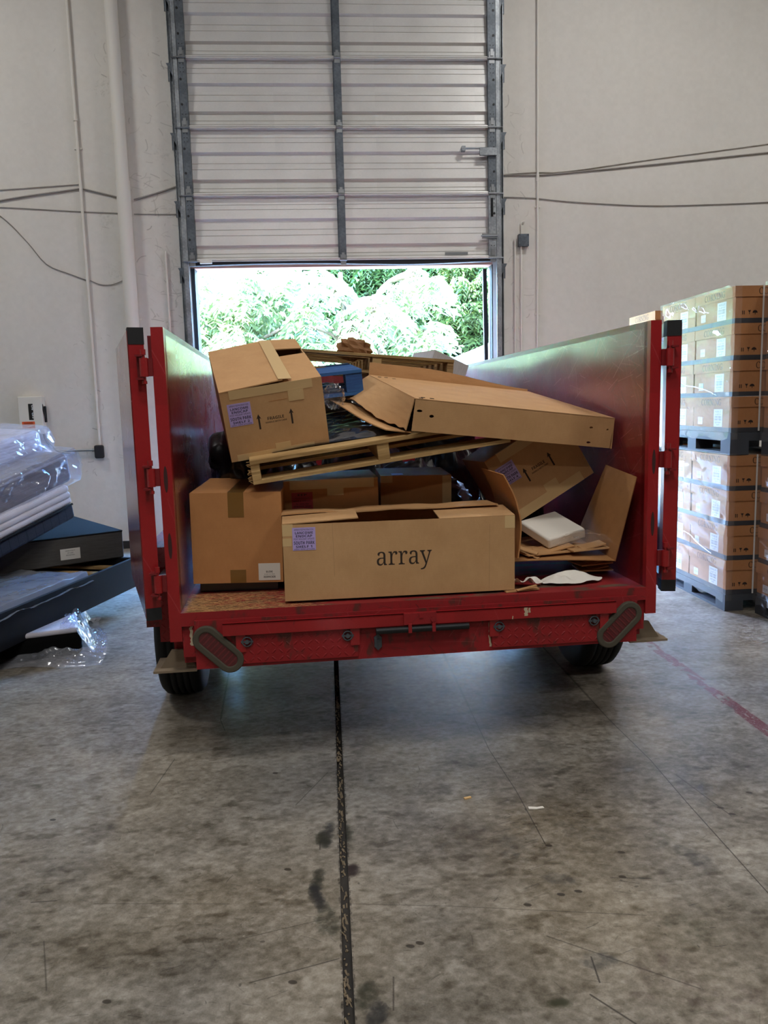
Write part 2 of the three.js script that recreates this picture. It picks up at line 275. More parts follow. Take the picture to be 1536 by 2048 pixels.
M.joint = std({ map: tex(paint(128, 512, (i, j) => { const n = fbm(i / 5, j / 9, 4) * 70 - 35, chip = smooth(0.74, 0.8, vn(i / 5, j / 9)) * 70; return [38 + n * 0.5 + chip * 0.35, 35 + n * 0.5 + chip * 0.3, 32 + n * 0.5 + chip * 0.25]; }), { rep: [8, 1.5] }), roughness: 0.95 });
add('joint_filler', warp(new THREE.BoxGeometry(J1 - J0, 0.1, 9.2, 3, 1, 500).translate((J0 + J1) / 2, -0.061, -4.6), (v) => { if (v.y > -0.05) v.y += (vn(v.x * 300 + 9, v.z * 55) - 0.5) * 0.012 - (v.z < -3.2 ? 0.02 : 0); }), M.joint, floorGroup);
{ // grit and splinters lying in the joint
  const r = R2(515), gs = [];
  for (let k = 0; k < 260; k++) { const z = -1.3 - r() * 3.2; gs.push(rot(new THREE.BoxGeometry(0.002 + r() * 0.004, 0.003, 0.004 + r() * r() * 0.03), r(), r() * 0.8 - 0.4, r()).translate(J0 + 0.004 + r() * 0.017, -0.008, z)); }
  const grit = add('grit', gs, std({ color: 0x7c6d58, roughness: 0.95 }), floorGroup); grit.userData.kind = 'stuff';
}

// ------------------------------------------------------------------ walls, ceiling
const OPEN = { x0: -1.47, x1: 1.97, top: 3.19 };
{
  const X0 = -4.6, SX = 11.2, SY = 8, W = 2048, H = 1463;
  const c = paint(W, H, (i, j) => { const x = i / W * SX, y = j / H * SY, n = (fbm(x * 0.8 + 3, y * 0.8, 3) - 0.5) * 10 + (fbm(x * 22, y * 22, 3) - 0.5) * 7, st = (fbm(x * 3.2, y * 0.25 + 7, 4) - 0.5) * 6; return [211 + n + st, 206 + n + st, 198 + n + st]; });
  const g = c.getContext('2d'), r = R2(909), X = (x) => (x - X0) / SX * W, Y = (y) => (1 - y / SY) * H;
  // scuffs and hairline marks by the doorway, more to its left
  const marks = (n, x0, x1, y0, y1, len, a) => { for (let k = 0; k < n; k++) { const x = lerp(x0, x1, r()), y = lerp(y0, y1, r()), l = len * (0.2 + r()), an = r() * 6.3; g.globalAlpha = a * (0.3 + r()); g.strokeStyle = ['#6d655d', '#8a8178', '#4f4842'][Math.floor(r() * 3)]; g.lineWidth = 0.5 + r() * 1.1; g.beginPath(); g.moveTo(X(x), Y(y)); g.quadraticCurveTo(X(x + Math.cos(an) * l * 0.6), Y(y + Math.sin(an) * l * 0.2), X(x + Math.cos(an + 0.6) * l), Y(y + Math.sin(an + 0.6) * l)); g.stroke(); } };
  marks(60, -2.4, -1.6, 3.4, 5.6, 0.12, 0.35); marks(80, -1.95, -1.5, 2.4, 4.2, 0.13, 0.32); marks(40, -2.9, -2.2, 0.9, 2.6, 0.06, 0.35); marks(50, 2.05, 2.4, 2.2, 4.9, 0.12, 0.3); marks(30, -4, 6, 0, 6, 0.05, 0.25);
  for (const [x, y, w, h] of [[-2.3, 5.1, 0.1, 0.12], [-2.35, 3.7, 0.1, 0.1], [-1.75, 3.2, 0.12, 0.2], [-1.6, 2.9, 0.1, 0.3], [2.2, 3.3, 0.1, 0.2], [-2.3, 3.1, 0.08, 0.2], [-1.7, 4.4, 0.1, 0.1]]) for (let k = 0; k < 60; k++) { g.globalAlpha = 0.06; g.fillStyle = '#6a625a'; g.beginPath(); g.ellipse(X(x + (r() + r() - 1) * w * 1.3), Y(y + (r() + r() - 1) * h * 1.3), 0.6 + r() * r() * 5, 0.5 + r() * r() * 3, r() * 3, 0, 6.3); g.fill(); }
  g.globalAlpha = 1;
  const bump = tex(paint(512, 512, (i, j) => { const v = 128 + (fbm(i / 7, j / 7, 3) - 0.5) * 120; return [v, v, v]; }), { color: false, rep: [6, 4] });
  M.wallFront = std({ map: tex(c, { mirror: true }), roughness: 0.82, bumpMap: bump, bumpScale: 0.0015 });
  const s = new THREE.Shape([[ROOM.x0, 0], [OPEN.x0, 0], [OPEN.x0, OPEN.top], [OPEN.x1, OPEN.top], [OPEN.x1, 0], [ROOM.x1, 0], [ROOM.x1, ROOM.h], [ROOM.x0, ROOM.h]].map((p) => new THREE.Vector2(...p)));
  const geo = new THREE.ExtrudeGeometry(s, { depth: 0.2, bevelEnabled: false }).translate(0, 0, ROOM.z0 - 0.2), p = geo.attributes.position, uv = geo.attributes.uv;
  for (let i = 0; i < p.count; i++) uv.setXY(i, (p.getX(i) - X0) / SX, p.getY(i) / SY);
  struct('wall_front', geo, M.wallFront);
}
struct('wall_left', lim(ROOM.x0 - 0.2, ROOM.x0, 0, ROOM.h, ROOM.z0 - 0.2, ROOM.z1), M.wallWhite);
struct('wall_right', lim(ROOM.x1, ROOM.x1 + 0.2, 0, ROOM.h, ROOM.z0 - 0.2, ROOM.z1), M.wallWhite);
struct('wall_back', lim(ROOM.x0 - 0.2, ROOM.x1 + 0.2, 0, ROOM.h, ROOM.z1, ROOM.z1 + 0.2), M.wallWhite);
struct('ceiling', lim(ROOM.x0 - 0.2, ROOM.x1 + 0.2, ROOM.h, ROOM.h + 0.25, ROOM.z0 - 0.2, ROOM.z1 + 0.2), std({ color: 0x77756f, roughness: 0.9 }));
struct('baseboard_front', [lim(ROOM.x0, OPEN.x0 - 0.15, 0, 0.09, ROOM.z0, ROOM.z0 + 0.008)], std({ color: 0x2a2a2c, roughness: 0.8 }));
struct('trim_1', lim(OPEN.x0, OPEN.x1, OPEN.top - 0.03, OPEN.top, ROOM.z0 - 0.2, ROOM.z0 - 0.01), std({ color: 0xb98d78, roughness: 0.85 }));
struct('trim_2', lim(OPEN.x0, OPEN.x0 + 0.045, 0, OPEN.top - 0.03, ROOM.z0 - 0.2, ROOM.z0 - 0.002), M.rubber);
struct('trim_4', lim(OPEN.x1, OPEN.x1 - 0.012, 0, OPEN.top - 0.03, ROOM.z0 - 0.2, ROOM.z0 - 0.002), M.rubber);
struct('trim_3', rot(box(0.045, 3.12, 0.05), 0, 0, 0.012).translate(OPEN.x1 - 0.055, 1.57, ROOM.z0 - 0.12), M.rubber);
for (const [x, z] of LAMP_SPOTS) {
  const where = z < -3 ? 'nearest the doorway wall' : z < 2 ? 'over the open floor' : z < 5 ? 'a step behind the first' : 'added far behind the camera to brighten carton fronts', side = x < -3 ? 'left-hand' : x < 0 ? 'middle' : x < 6 ? 'right-centre' : 'far right';
  const t = thing('high_bay_light', side + ' row ceiling light fitting ' + where, 'light', 'ceiling lights');
  t.position.set(x, 7.5, z);
  add('housing', [lim(-0.62, 0.62, 0.02, 0.12, -0.34, 0.34), cyl(0.012, 0.36, -0.4, 0.3, 0), cyl(0.012, 0.36, 0.4, 0.3, 0)], std({ color: 0xe2e2e0, roughness: 0.5 }), t);
  add('light_diffuser', lim(-0.58, 0.58, 0, 0.018, -0.3, 0.3), std({ color: 0xffffff, emissive: LAMP_COLOR, emissiveIntensity: 4 }), t);
  const l = new THREE.RectAreaLight(LAMP_COLOR, LAMP_POWER, 1.16, 0.6); l.name = 'high_bay_glow'; l.position.set(0, -0.012, 0); l.rotation.x = -Math.PI / 2; t.add(l);
}

// ------------------------------------------------------------------ sectional overhead door
const door = new THREE.Group(); door.name = 'door_1'; door.userData = { kind: 'structure' }; scene.add(door);
const DZ = -9.13, DX0 = -1.46, DX1 = 1.985, DH = 0.711, DY = [3.205, 3.903, 4.607, 5.321, 6.03, 6.74];
M.doorSteel = phys({ map: tex(paint(512, 256, (i, j) => { const k = (fbm(i / 70, j / 50, 4) - 0.5) * 16 + (fbm(i / 3, j / 3, 2) - 0.5) * 6; return [214 + k, 211 + k, 207 + k]; }), { rep: [0.6, 0.9] }), roughness: 0.38, metalness: 0.1 });
{
  // outline of one section: [distance from its top as a share of its height, how far it stands out into the room]
  const prof = [[0, 0.0]];
  const groove = (t, o) => prof.push([t - 0.006, o], [t - 0.002, o - 0.006], [t + 0.003, o - 0.006], [t + 0.006, o]);
  const o1 = (t) => 0.0 + 0.024 * t / 0.335, o2 = (t) => -0.008 + 0.032 * (t - 0.365) / 0.375, o3 = (t) => -0.008 + 0.02 * (t - 0.77) / 0.19;
  groove(0.12, o1(0.12)); groove(0.195, o1(0.195)); prof.push([0.335, 0.024], [0.365, -0.008]); groove(0.5, o2(0.5)); groove(0.59, o2(0.59)); prof.push([0.74, 0.024], [0.77, -0.008]); groove(0.87, o3(0.87)); groove(0.925, o3(0.925));
  prof.push([0.955, o3(0.955)], [0.957, 0.058], [0.976, 0.062], [0.979, 0.054], [0.997, 0.06], [1, 0.0]);
  DY.forEach((y, s) => {
    const h = (DY[s + 1] ?? y + DH) - y;
    const pts = prof.map(([t, o]) => [-o, y + (1 - t) * h]); pts.push([0.045, y], [0.045, y + h]);
    let g = extrude(pts, DX1 - DX0).rotateY(Math.PI / 2).translate((DX0 + DX1) / 2, 0, DZ);
    const p = add('door_panel', g, M.doorSteel, door);
    for (const side of [-1, 1]) {                         // end stiles with punched roller holes
      const x = side < 0 ? DX0 + 0.04 : DX1 - 0.04;
      const st = add('end_stile', [lim(x - 0.04, x + 0.04, y + 0.015, y + h - 0.01, DZ, DZ + 0.064), lim(x - side * 0.04, x - side * 0.045, y + 0.015, y + h - 0.01, DZ, DZ + 0.07)], s === 0 && side > 0 ? M.galv : M.galvDark, p);
      add('stile_hole', [0.3, 0.66].map((t) => cyl(0.013, 0.004, x + side * 0.018, y + h * (1 - t), DZ + 0.065, 'z', 14)), M.blackSteel, p);
      add('rivet', [0.08, 0.14, 0.2, 0.8, 0.9].flatMap((t) => [-0.016, 0.016].map((dx) => cyl(0.005, 0.003, x + dx, y + h * (1 - t), DZ + 0.0655, 'z', 8))), M.blackSteel, p);
      add('hinge', [lim(x - 0.03, x + 0.03, y - 0.045, y + 0.075, DZ + 0.064, DZ + 0.069), cyl(0.011, 0.1, x, y + 0.004, DZ + 0.075, 'x', 10), lim(x - 0.016, x + 0.016, y + 0.03, y + 0.1, DZ + 0.069, DZ + 0.077), cyl(0.007, 0.09, x + side * 0.07, y + 0.004, DZ + 0.075, 'x', 8)], M.steel, p);
    }
    const cx = 0.247;
    add('center_stile', [lim(cx - 0.037, cx + 0.037, y + 0.015, y + h - 0.01, DZ, DZ + 0.068), lim(cx - 0.052, cx - 0.037, y + 0.02, y + h - 0.02, DZ, DZ + 0.03)], M.galvDark, p);
    add('hinge', [lim(cx - 0.03, cx + 0.03, y - 0.05, y + 0.06, DZ + 0.068, DZ + 0.073), cyl(0.012, 0.075, cx, y + 0.002, DZ + 0.078, 'x', 10), lim(cx - 0.015, cx + 0.015, y + 0.02, y + 0.08, DZ + 0.073, DZ + 0.08)], M.steel, p);
  });
  // rubber seal, sagging
  add('bottom_seal', warp(new THREE.BoxGeometry(DX1 - DX0, 0.05, 0.07, 60, 1, 1).translate((DX0 + DX1) / 2, 3.195, DZ + 0.01), (v) => { v.y += 0.018 * Math.sin((v.x + 1.5) * 1.5) * (v.y > 3.2 ? 0.6 : 1) - 0.006 + 0.03 * smooth(0.8, 1.98, v.x); }), M.rubber, door);
  add('bottom_bracket', lim(-1.34, -1.21, 3.185, 3.225, DZ + 0.03, DZ + 0.075), std({ color: 0xe4e2dc, roughness: 0.6 }), door);
  add('lift_handle', [lim(1.4, 1.66, 3.25, 3.28, DZ + 0.035, DZ + 0.05)], M.steel, door);
  const lk = add('slide_lock', [lim(1.8, 1.99, 4.31, 4.39, DZ + 0.064, DZ + 0.095), cyl(0.011, 0.3, 1.74, 4.385, DZ + 0.08, 'x', 10), lim(1.6, 1.64, 4.36, 4.41, DZ + 0.02, DZ + 0.09)], M.galv, door);
  lk.userData.label = 'galvanised slide lock';
  add('latch_plate', [lim(1.82, 1.99, 3.42, 3.47, DZ + 0.064, DZ + 0.085), cyl(0.009, 0.19, 1.9, 3.445, DZ + 0.09, 'x', 8)], M.steel, door);
  add('pull_handle', [lim(1.925, 1.95, 3.66, 3.86, DZ + 0.064, DZ + 0.07), cyl(0.009, 0.16, 1.938, 3.76, DZ + 0.085)], M.blackSteel, door);
  for (const side of [-1, 1]) {
    const x = side < 0 ? DX0 - 0.055 : DX1 + 0.055;
    const t = add('track', [lim(x - 0.006, x + 0.006, 0, 7.6, DZ - 0.06, DZ + 0.06), lim(x - side * 0.05, x, 0, 7.6, DZ + 0.05, DZ + 0.06), lim(x - 0.006 + side * 0.045, x + side * 0.045, 0, 7.6, DZ - 0.07, DZ - 0.0), lim(x, x + side * 0.05, 0, 7.6, DZ - 0.07, DZ - 0.06)], M.galv, door);
    for (let k = 0; k < 6; k++) { const y = 0.8 + k * 0.71 + 1.0; const b = extrude(side < 0 ? [[0, 0], [-0.075, 0.15], [0, 0.15]] : [[0, 0], [0.075, 0.15], [0, 0.15]], 0.006); add('bracket', [b.translate(x, y + 1.2, DZ + 0.03), lim(x - 0.006, x + side * 0.075, y + 1.2, y + 1.35, -9.199, -9.19)], M.galvDark, t); }
  }
}

// ------------------------------------------------------------------ pipes, cables and switchgear on the doorway wall
const WZ = ROOM.z0;
{
  const p = thing('downpipe', 'thick white vertical pipe on the wall left of the overhead door', 'pipe');
  p.position.set(-2.13, 0, WZ + 0.085);
  add('upper_pipe', cyl(0.068, 3.94, 0, 6.03, 0, 'y', 28), M.pvc, p);
  add('lower_pipe', cyl(0.075, 4.08, 0, 2.04, 0, 'y', 28), M.pvc, p);
  add('pipe_clamp', [lim(-0.1, 0.1, 2.6, 2.62, -0.084, -0.076), cyl(0.077, 0.03, 0, 2.61, 0, 'y', 28)], M.pvc, p);
}
const conduit = (name, label, x, y0, y1, r, joints) => { const c = thing(name, label, 'conduit'); c.position.set(x, 0, WZ + r + 0.012); add('conduit_tube', cyl(r, y1 - y0, 0, (y0 + y1) / 2, 0, 'y', 14), M.pvc, c); for (const y of joints) { add('coupling', cyl(r * 1.35, 0.07, 0, y, 0, 'y', 14), M.pvc, c); add('strap', [lim(-r * 2.6, r * 2.6, y - 0.32, y - 0.3, -r - 0.012, -r + 0.002), cyl(r * 1.15, 0.02, 0, y - 0.31, 0, 'y', 14)], M.pvc, c); } return c; };
conduit('wall_conduit', 'thin white vertical conduit left of the thick pipe, ending at a black outlet box', -2.6, 1.16, 8, 0.016, [4.75, 1.75]);
conduit('wall_conduit', 'thin vertical conduit running full height right of the overhead door', 2.49, 0, 8, 0.013, [4.1, 2.9]);
conduit('wall_conduit', 'short slim conduit left of the small grey junction box', 2.224, 0, 3.43, 0.011, [2.75]);
conduit('wall_conduit', 'slim conduit leaving the bottom of the small grey junction box', 2.3, 0, 3.35, 0.011, [2.75]);
conduit('wall_conduit', 'short slim conduit at the left edge of the overhead door', -1.73, 0, 3.35, 0.012, [2.6]);
{
  const b = thing('junction_box', 'small square grey metal junction box right of the overhead door', 'electrical box'); b.position.set(2.32, 3.415, WZ);
  add('box_body', lim(-0.058, 0.058, -0.066, 0.066, 0.001, 0.055), M.galvDark, b); add('cover', lim(-0.06, 0.06, -0.068, 0.068, 0.055, 0.06), M.galvDark, b);
  for (const [i, j] of [[-1, -1], [1, -1], [-1, 1], [1, 1]]) add('screw', cyl(0.005, 0.004, i * 0.048, j * 0.055, 0.062, 'z', 8), M.blackSteel, b);
  add('stub_pipe', tube([[-0.02, 0.066, 0.02], [-0.02, 0.15, 0.02], [-0.02, 0.2, 0.02], [0.02, 0.215, 0.02]], 0.007, 16), M.pvc, b);
  const o = thing('outlet_box', 'black weatherproof outlet box on the wall between mattresses and trailer', 'electrical box'); o.position.set(-2.6, 1.14, WZ);
  add('box_body', new RoundedBoxGeometry(0.1, 0.15, 0.07, 3, 0.02).translate(-0.005, 0, 0.05), M.rubber, o); add('back_plate', lim(-0.065, 0.075, -0.075, 0.06, 0.001, 0.014), M.pvc, o);
  add('conduit_stub', [cyl(0.013, 0.4, -0.25, 0.02, 0.04, 'x', 12), cyl(0.02, 0.03, -0.07, 0.02, 0.04, 'x', 12)], M.steel, o);
  const d = thing('disconnect_switch', 'white disconnect switch box with black and orange stickers above the mattresses', 'electrical box'); d.position.set(-3.31, 1.58, WZ);
  add('enclosure', new RoundedBoxGeometry(0.26, 0.42, 0.11, 2, 0.008).translate(0, -0.01, 0.056), std({ color: 0xd8d4ca, roughness: 0.6 }), d);
  add('switch_handle', [lim(0.132, 0.15, -0.09, 0.09, 0.03, 0.06), rot(box(0.014, 0.17, 0.02), 0, 0, 0.2).translate(0.14, 0.03, 0.085)], M.rubber, d);
  const cv = canvas(96, 256), g = cv.getContext('2d'); g.fillStyle = '#111'; g.fillRect(0, 0, 96, 256); g.fillStyle = '#eee'; g.font = 'bold 54px sans-serif'; g.textAlign = 'center'; g.save(); g.translate(66, 60); g.rotate(Math.PI / 2); g.fillText('ON', 0, 0); g.restore(); g.save(); g.translate(66, 190); g.rotate(Math.PI / 2); g.fillText('OFF', 0, 0); g.restore();
  add('switch_sticker', lim(-0.018, 0.032, -0.06, 0.12, 0.111, 0.1125), std({ map: null, color: 0x141414, roughness: 0.5 }), d);
  const f1 = add('switch_print', new THREE.PlaneGeometry(0.05, 0.18).translate(0.007, 0.03, 0.1131), std({ map: tex(cv), roughness: 0.5 }), d); f1.userData.label = 'black on and off sticker';
  const co = canvas(256, 128), h = co.getContext('2d'); h.fillStyle = '#d2501c'; h.fillRect(0, 0, 256, 128); h.fillStyle = '#3a1508'; h.font = 'bold 44px sans-serif'; h.textAlign = 'center'; h.fillText('DANGER', 128, 48); h.fillRect(0, 61, 256, 7); h.fillText('HIGH VOLT', 128, 112);
  add('warning_sticker', new THREE.PlaneGeometry(0.14, 0.075).translate(-0.03, -0.115, 0.1131), std({ map: tex(co), roughness: 0.5 }), d);
  add('flexible_conduit', tube([[0.1, -0.2, 0.05], [0.13, -0.3, 0.05], [0.25, -0.42, 0.045], [0.42, -0.45, 0.04]], 0.014, 30, 8), M.steel, d);
}
const cable = (label, pts, r, m = M.cable) => one('wall_cable', tube(pts.map(([x, y]) => [x, y, WZ + r + 0.004]), r, 90, 5), m, label, 'cable');
cable('upper taut cable left of the overhead door, crossing the thick pipe', [[-8.9, 3.8], [-4.6, 3.96], [-3.47, 4.017], [-2.62, 4.07]], 0.006);
cable('dark sloping cable meeting the thin conduit left of the thick pipe', [[-8.9, 2.9], [-4.6, 3.66], [-3.48, 3.9], [-2.62, 4.02]], 0.009, M.cableDark);
cable('short dark cable sloping between thin conduit and thick pipe', [[-2.58, 4.02], [-2.38, 3.97], [-2.22, 3.93]], 0.009, M.cableDark);
cable('short dark cable sloping up from thick pipe to door track', [[-2.04, 3.9], [-1.75, 3.98], [-1.56, 4.04]], 0.009, M.cableDark);
cable('thin nearly level cable crossing below the pipe joint', [[-8.9, 4.0], [-4.6, 3.88], [-3.48, 3.834], [-2.6, 3.78], [-2.2, 3.76]], 0.0045, M.cableDark);
cable('thin nearly level cable from thick pipe to the door frame', [[-2.05, 3.75], [-1.55, 3.743]], 0.0045, M.cableDark);
cable('loose wire drooping across the left wall to the thin conduit', [[-8.9, 4.9], [-6, 4.7], [-4.3, 4.2], [-3.49, 3.745], [-3.22, 3.46], [-3.03, 3.22], [-2.8, 3.12], [-2.62, 3.05]], 0.005, M.cableDark);
cable('loose wire looping between thin conduit and thick pipe', [[-2.58, 3.045], [-2.47, 3.0], [-2.35, 2.995], [-2.2, 3.045]], 0.005, M.cableDark);
cable('upper cable rising to the right beside the overhead door', [[2.07, 4.145], [2.5, 4.17], [2.7, 4.165], [3.8, 4.3], [5.21, 4.469], [6.8, 4.68], [12.9, 5.3]], 0.006);
cable('lower thicker cable of the pair rising to the right', [[2.07, 4.138], [2.5, 4.135], [2.73, 4.15], [3.8, 4.24], [5.21, 4.37], [6.8, 4.5], [12.9, 5.1]], 0.008, M.cableDark);
cable('slack level wire with knots on the right wall', [[2.07, 3.9], [2.45, 3.885], [2.73, 3.855], [3.2, 3.82], [3.82, 3.791], [4.6, 3.8], [5.24, 3.82], [6.8, 3.9], [12.9, 4.2]], 0.0055, M.cableDark);

// ------------------------------------------------------------------ the trailer
const trailer = thing('dump_trailer', 'red steel dump trailer with its rear gates swung open, loaded with cardboard', 'trailer');
pose(trailer, [0, 0, 0]);
const WI = 1.036, BED = 0.729, TOP = 1.917, LEN = 4.27;
{
  const g = lim(-WI, WI, 0.695, BED, -LEN, 0.0), p = g.attributes.position, uv = g.attributes.uv;
  for (let i = 0; i < p.count; i++) uv.setXY(i, (p.getX(i) + WI) / (2 * WI), -p.getZ(i) / 1.04);
  add('bed_floor', g, M.bed, trailer);
}
for (const s of [-1, 1]) {
  const inner = new THREE.BoxGeometry(0.006, TOP - BED, LEN - 0.02), uv = inner.attributes.uv, p = inner.attributes.position;
  for (let i = 0; i < p.count; i++) uv.setXY(i, 0.5 - p.getZ(i) / (LEN - 0.02), p.getY(i) / (TOP - BED) + 0.5);
  inner.translate(s * (WI + 0.003), (TOP + BED) / 2, -LEN / 2 - 0.02);
  const w = add('side_wall', inner, M.redSide, trailer);
  add('top_rail', lim(s * (WI + 0.007), s * (WI + 0.075), TOP - 0.12, TOP - 0.028, -0.062, -LEN), M.red, w);
  add('top_cap', lim(s * (WI + 0.0), s * (WI + 0.047), TOP - 0.027, TOP, -0.062, -LEN), M.red, w);
  for (let k = 0; k < 5; k++) add('side_stake', lim(s * (WI + 0.007), s * (WI + 0.06), 0.6, TOP - 0.121, -0.5 - k * 0.88, -0.58 - k * 0.88), M.red, w);
  add('corner_post', lim(s * WI, s * (WI + 0.05), 0.605, TOP, -0.06, 0.004), M.redBright, trailer).userData.label = s < 0 ? 'left rear corner post' : 'right rear corner post';
  for (const y of [1.3, 1.02]) add('scuff_mark', new THREE.CylinderGeometry(1, 1, 0.0008, 24).rotateX(Math.PI / 2).scale(0.008, 0.055, 1).translate(s * (WI + 0.026), y, 0.0045), std({ color: 0x3a1a18, roughness: 0.8 }), trailer);
  // rear gate, swung round against the side
  const gate = new THREE.Group(); gate.name = 'rear_gate'; gate.userData = { label: s < 0 ? 'left gate folded back along the side' : 'right gate folded back along the side' }; trailer.add(gate);
  gate.position.set(s * 1.146, 0, 0.0); gate.rotation.y = s < 0 ? 0.245 : -0.235;
  add('gate_frame', [lim(-0.03, 0.03, 0.755, 1.852, -0.06, 0), lim(-0.03, 0.03, 0.71, 1.91, -0.98, -0.92), lim(-0.029, 0.029, 1.85, 1.91, -0.94, -0.062), lim(-0.029, 0.029, 0.71, 0.77, -0.94, -0.062), lim(-0.025, 0.025, 1.27, 1.33, -0.94, -0.05)], M.redBright, gate);
  add('gate_panel', lim(s * 0.0302, s * 0.034, 0.715, 1.905, -0.98, -0.004), M.redSide, gate);
  add('end_cap', lim(-0.0315, 0.0315, 1.85, 1.917, -0.062, 0.002), M.rubber, gate);
  add('end_cap', lim(-0.0315, 0.0315, 0.704, 0.757, -0.062, 0.002), M.rubber, gate);
  for (const y of [1.757, 1.31, 0.864]) {
    const h = new THREE.Group(); h.name = 'gate_hinge'; trailer.add(h); h.position.set(s * 1.118, y, 0.022);
    add('hinge_barrel', cyl(0.017, 0.075, 0, 0, 0, 'y', 16), M.redBright, h);
    add('hinge_plate', [lim(-s * 0.034, s * 0.006, -0.036, 0.036, -0.018, -0.006), lim(s * 0.0, s * 0.03, -0.05, -0.042, -0.028, 0.02), lim(s * 0.0, s * 0.03, 0.042, 0.05, -0.028, 0.02), lim(s * 0.012, s * 0.03, -0.048, 0.048, -0.026, -0.021)], M.red, h);
    add('hinge_bolt', [cyl(0.012, 0.022, 0, 0.06, 0, 'y', 6), cyl(0.007, 0.13, 0, 0, 0, 'y', 8), cyl(0.011, 0.012, 0, -0.06, 0, 'y', 6)], M.redBright, h);
  }
  // frame corner under the post, jack leg and foot
  add('frame_corner', [lim(s * 0.985, s * WI, 0.53, 0.695, -0.12, -0.012)], M.redWorn, trailer);
  const leg = add('jack_leg', [lim(s * 1.04, s * 1.09, 0.47, 0.62, -0.17, -0.12), lim(s * 0.98, s * 1.04, 0.49, 0.56, -0.3, -0.06)], M.redWorn, trailer);
  add('jack_foot', [lim(s * 0.99, s * 1.175, 0.452, 0.462, -0.24, -0.05), extrude(s < 0 ? [[-1.15, 0.462], [-1.0, 0.462], [-1.05, 0.54], [-1.1, 0.54]] : [[1.0, 0.462], [1.15, 0.462], [1.1, 0.54], [1.05, 0.54]], 0.02).translate(0, 0, -0.1)], std({ color: 0x80705c, roughness: 0.8 }), leg);
  // step box and fender over the tandem wheels
  add('step_box', [lim(s * 1.095, s * 1.195, 0.49, 0.8, -0.62, -0.4), lim(s * 1.06, s * 1.1, 0.49, 0.935, -0.62, -0.4)], M.redTread, trailer);
  const prof = [[-0.64, 0.5], [-0.66, 0.8], [-0.74, 0.89], [-2.36, 0.89], [-2.46, 0.8], [-2.48, 0.5], [-2.47, 0.5], [-2.45, 0.795], [-2.355, 0.882], [-0.745, 0.882], [-0.668, 0.795], [-0.65, 0.5]];
  add('fender', extrude(prof.map(([z, y]) => [-z, y]), 0.235).rotateY(Math.PI / 2).translate(s * 1.183, 0, 0), M.redTread, trailer);
  // wheels
  for (const z of [-1.1, -1.96]) {
    const wh = new THREE.Group(); wh.name = 'wheel'; trailer.add(wh); wh.position.set(s * 1.178, 0.385, z);
    const R = 0.385, pr = [[0.21, -0.1], [0.25, -0.112], [0.32, -0.116], [0.36, -0.108], [R - 0.004, -0.088], [R, -0.07]];
    for (const t of [-0.05, -0.017, 0.017, 0.05]) pr.push([R, t - 0.006], [R - 0.01, t - 0.004], [R - 0.01, t + 0.004], [R, t + 0.006]);
    pr.push([R, 0.07], [R - 0.004, 0.088], [0.36, 0.108], [0.32, 0.116], [0.25, 0.112], [0.21, 0.1], [0.21, -0.1]);
    add('tire', new THREE.LatheGeometry(pr.map((p) => new THREE.Vector2(...p)), 56).rotateZ(Math.PI / 2), M.tire, wh);
    add('rim', new THREE.LatheGeometry([[0.03, -0.02], [0.12, -0.01], [0.17, -0.05], [0.2, -0.06], [0.212, -0.1], [0.225, -0.104], [0.222, -0.09], [0.21, -0.05], [0.2, 0.06], [0.222, 0.1], [0.21, 0.105], [0.19, 0.06], [0.14, 0.02], [0.03, 0.01]].map((p) => new THREE.Vector2(...p)), 40).rotateZ(Math.PI / 2), M.steel, wh);
    add('hub', [cyl(0.06, 0.12, 0, 0, 0, 'x', 20)], M.blackSteel, wh);
  }
}
add('front_wall', lim(-WI, WI, BED, TOP, -LEN - 0.02, -LEN), M.redSide, trailer);
add('chassis', [lim(-0.62, -0.54, 0.5, 0.694, -LEN, -0.1), lim(0.54, 0.62, 0.5, 0.694, -LEN, -0.1), ...[-0.7, -1.5, -2.4, -3.3, -4.1].map((z) => lim(-1.03, 1.03, 0.62, 0.694, z, z - 0.06))], M.redWorn, trailer);
add('axle', [cyl(0.045, 2.2, 0, 0.385, -1.1, 'x', 14)], M.blackSteel, trailer);
add('axle', [cyl(0.045, 2.2, 0, 0.385, -1.96, 'x', 14)], M.blackSteel, trailer);
add('tongue', [rot(box(0.08, 0.1, 1.3), 0, 0.4, 0).translate(-0.25, 0.5, -LEN - 0.5), rot(box(0.08, 0.1, 1.3), 0, -0.4, 0).translate(0.25, 0.5, -LEN - 0.5), lim(-0.05, 0.05, 0.47, 0.56, -LEN - 1.3, -LEN - 1.0), cyl(0.03, 0.9, 0, 0.45, -LEN - 1.05), cyl(0.08, 0.02, 0, 0.01, -LEN - 1.05)], M.redWorn, trailer);
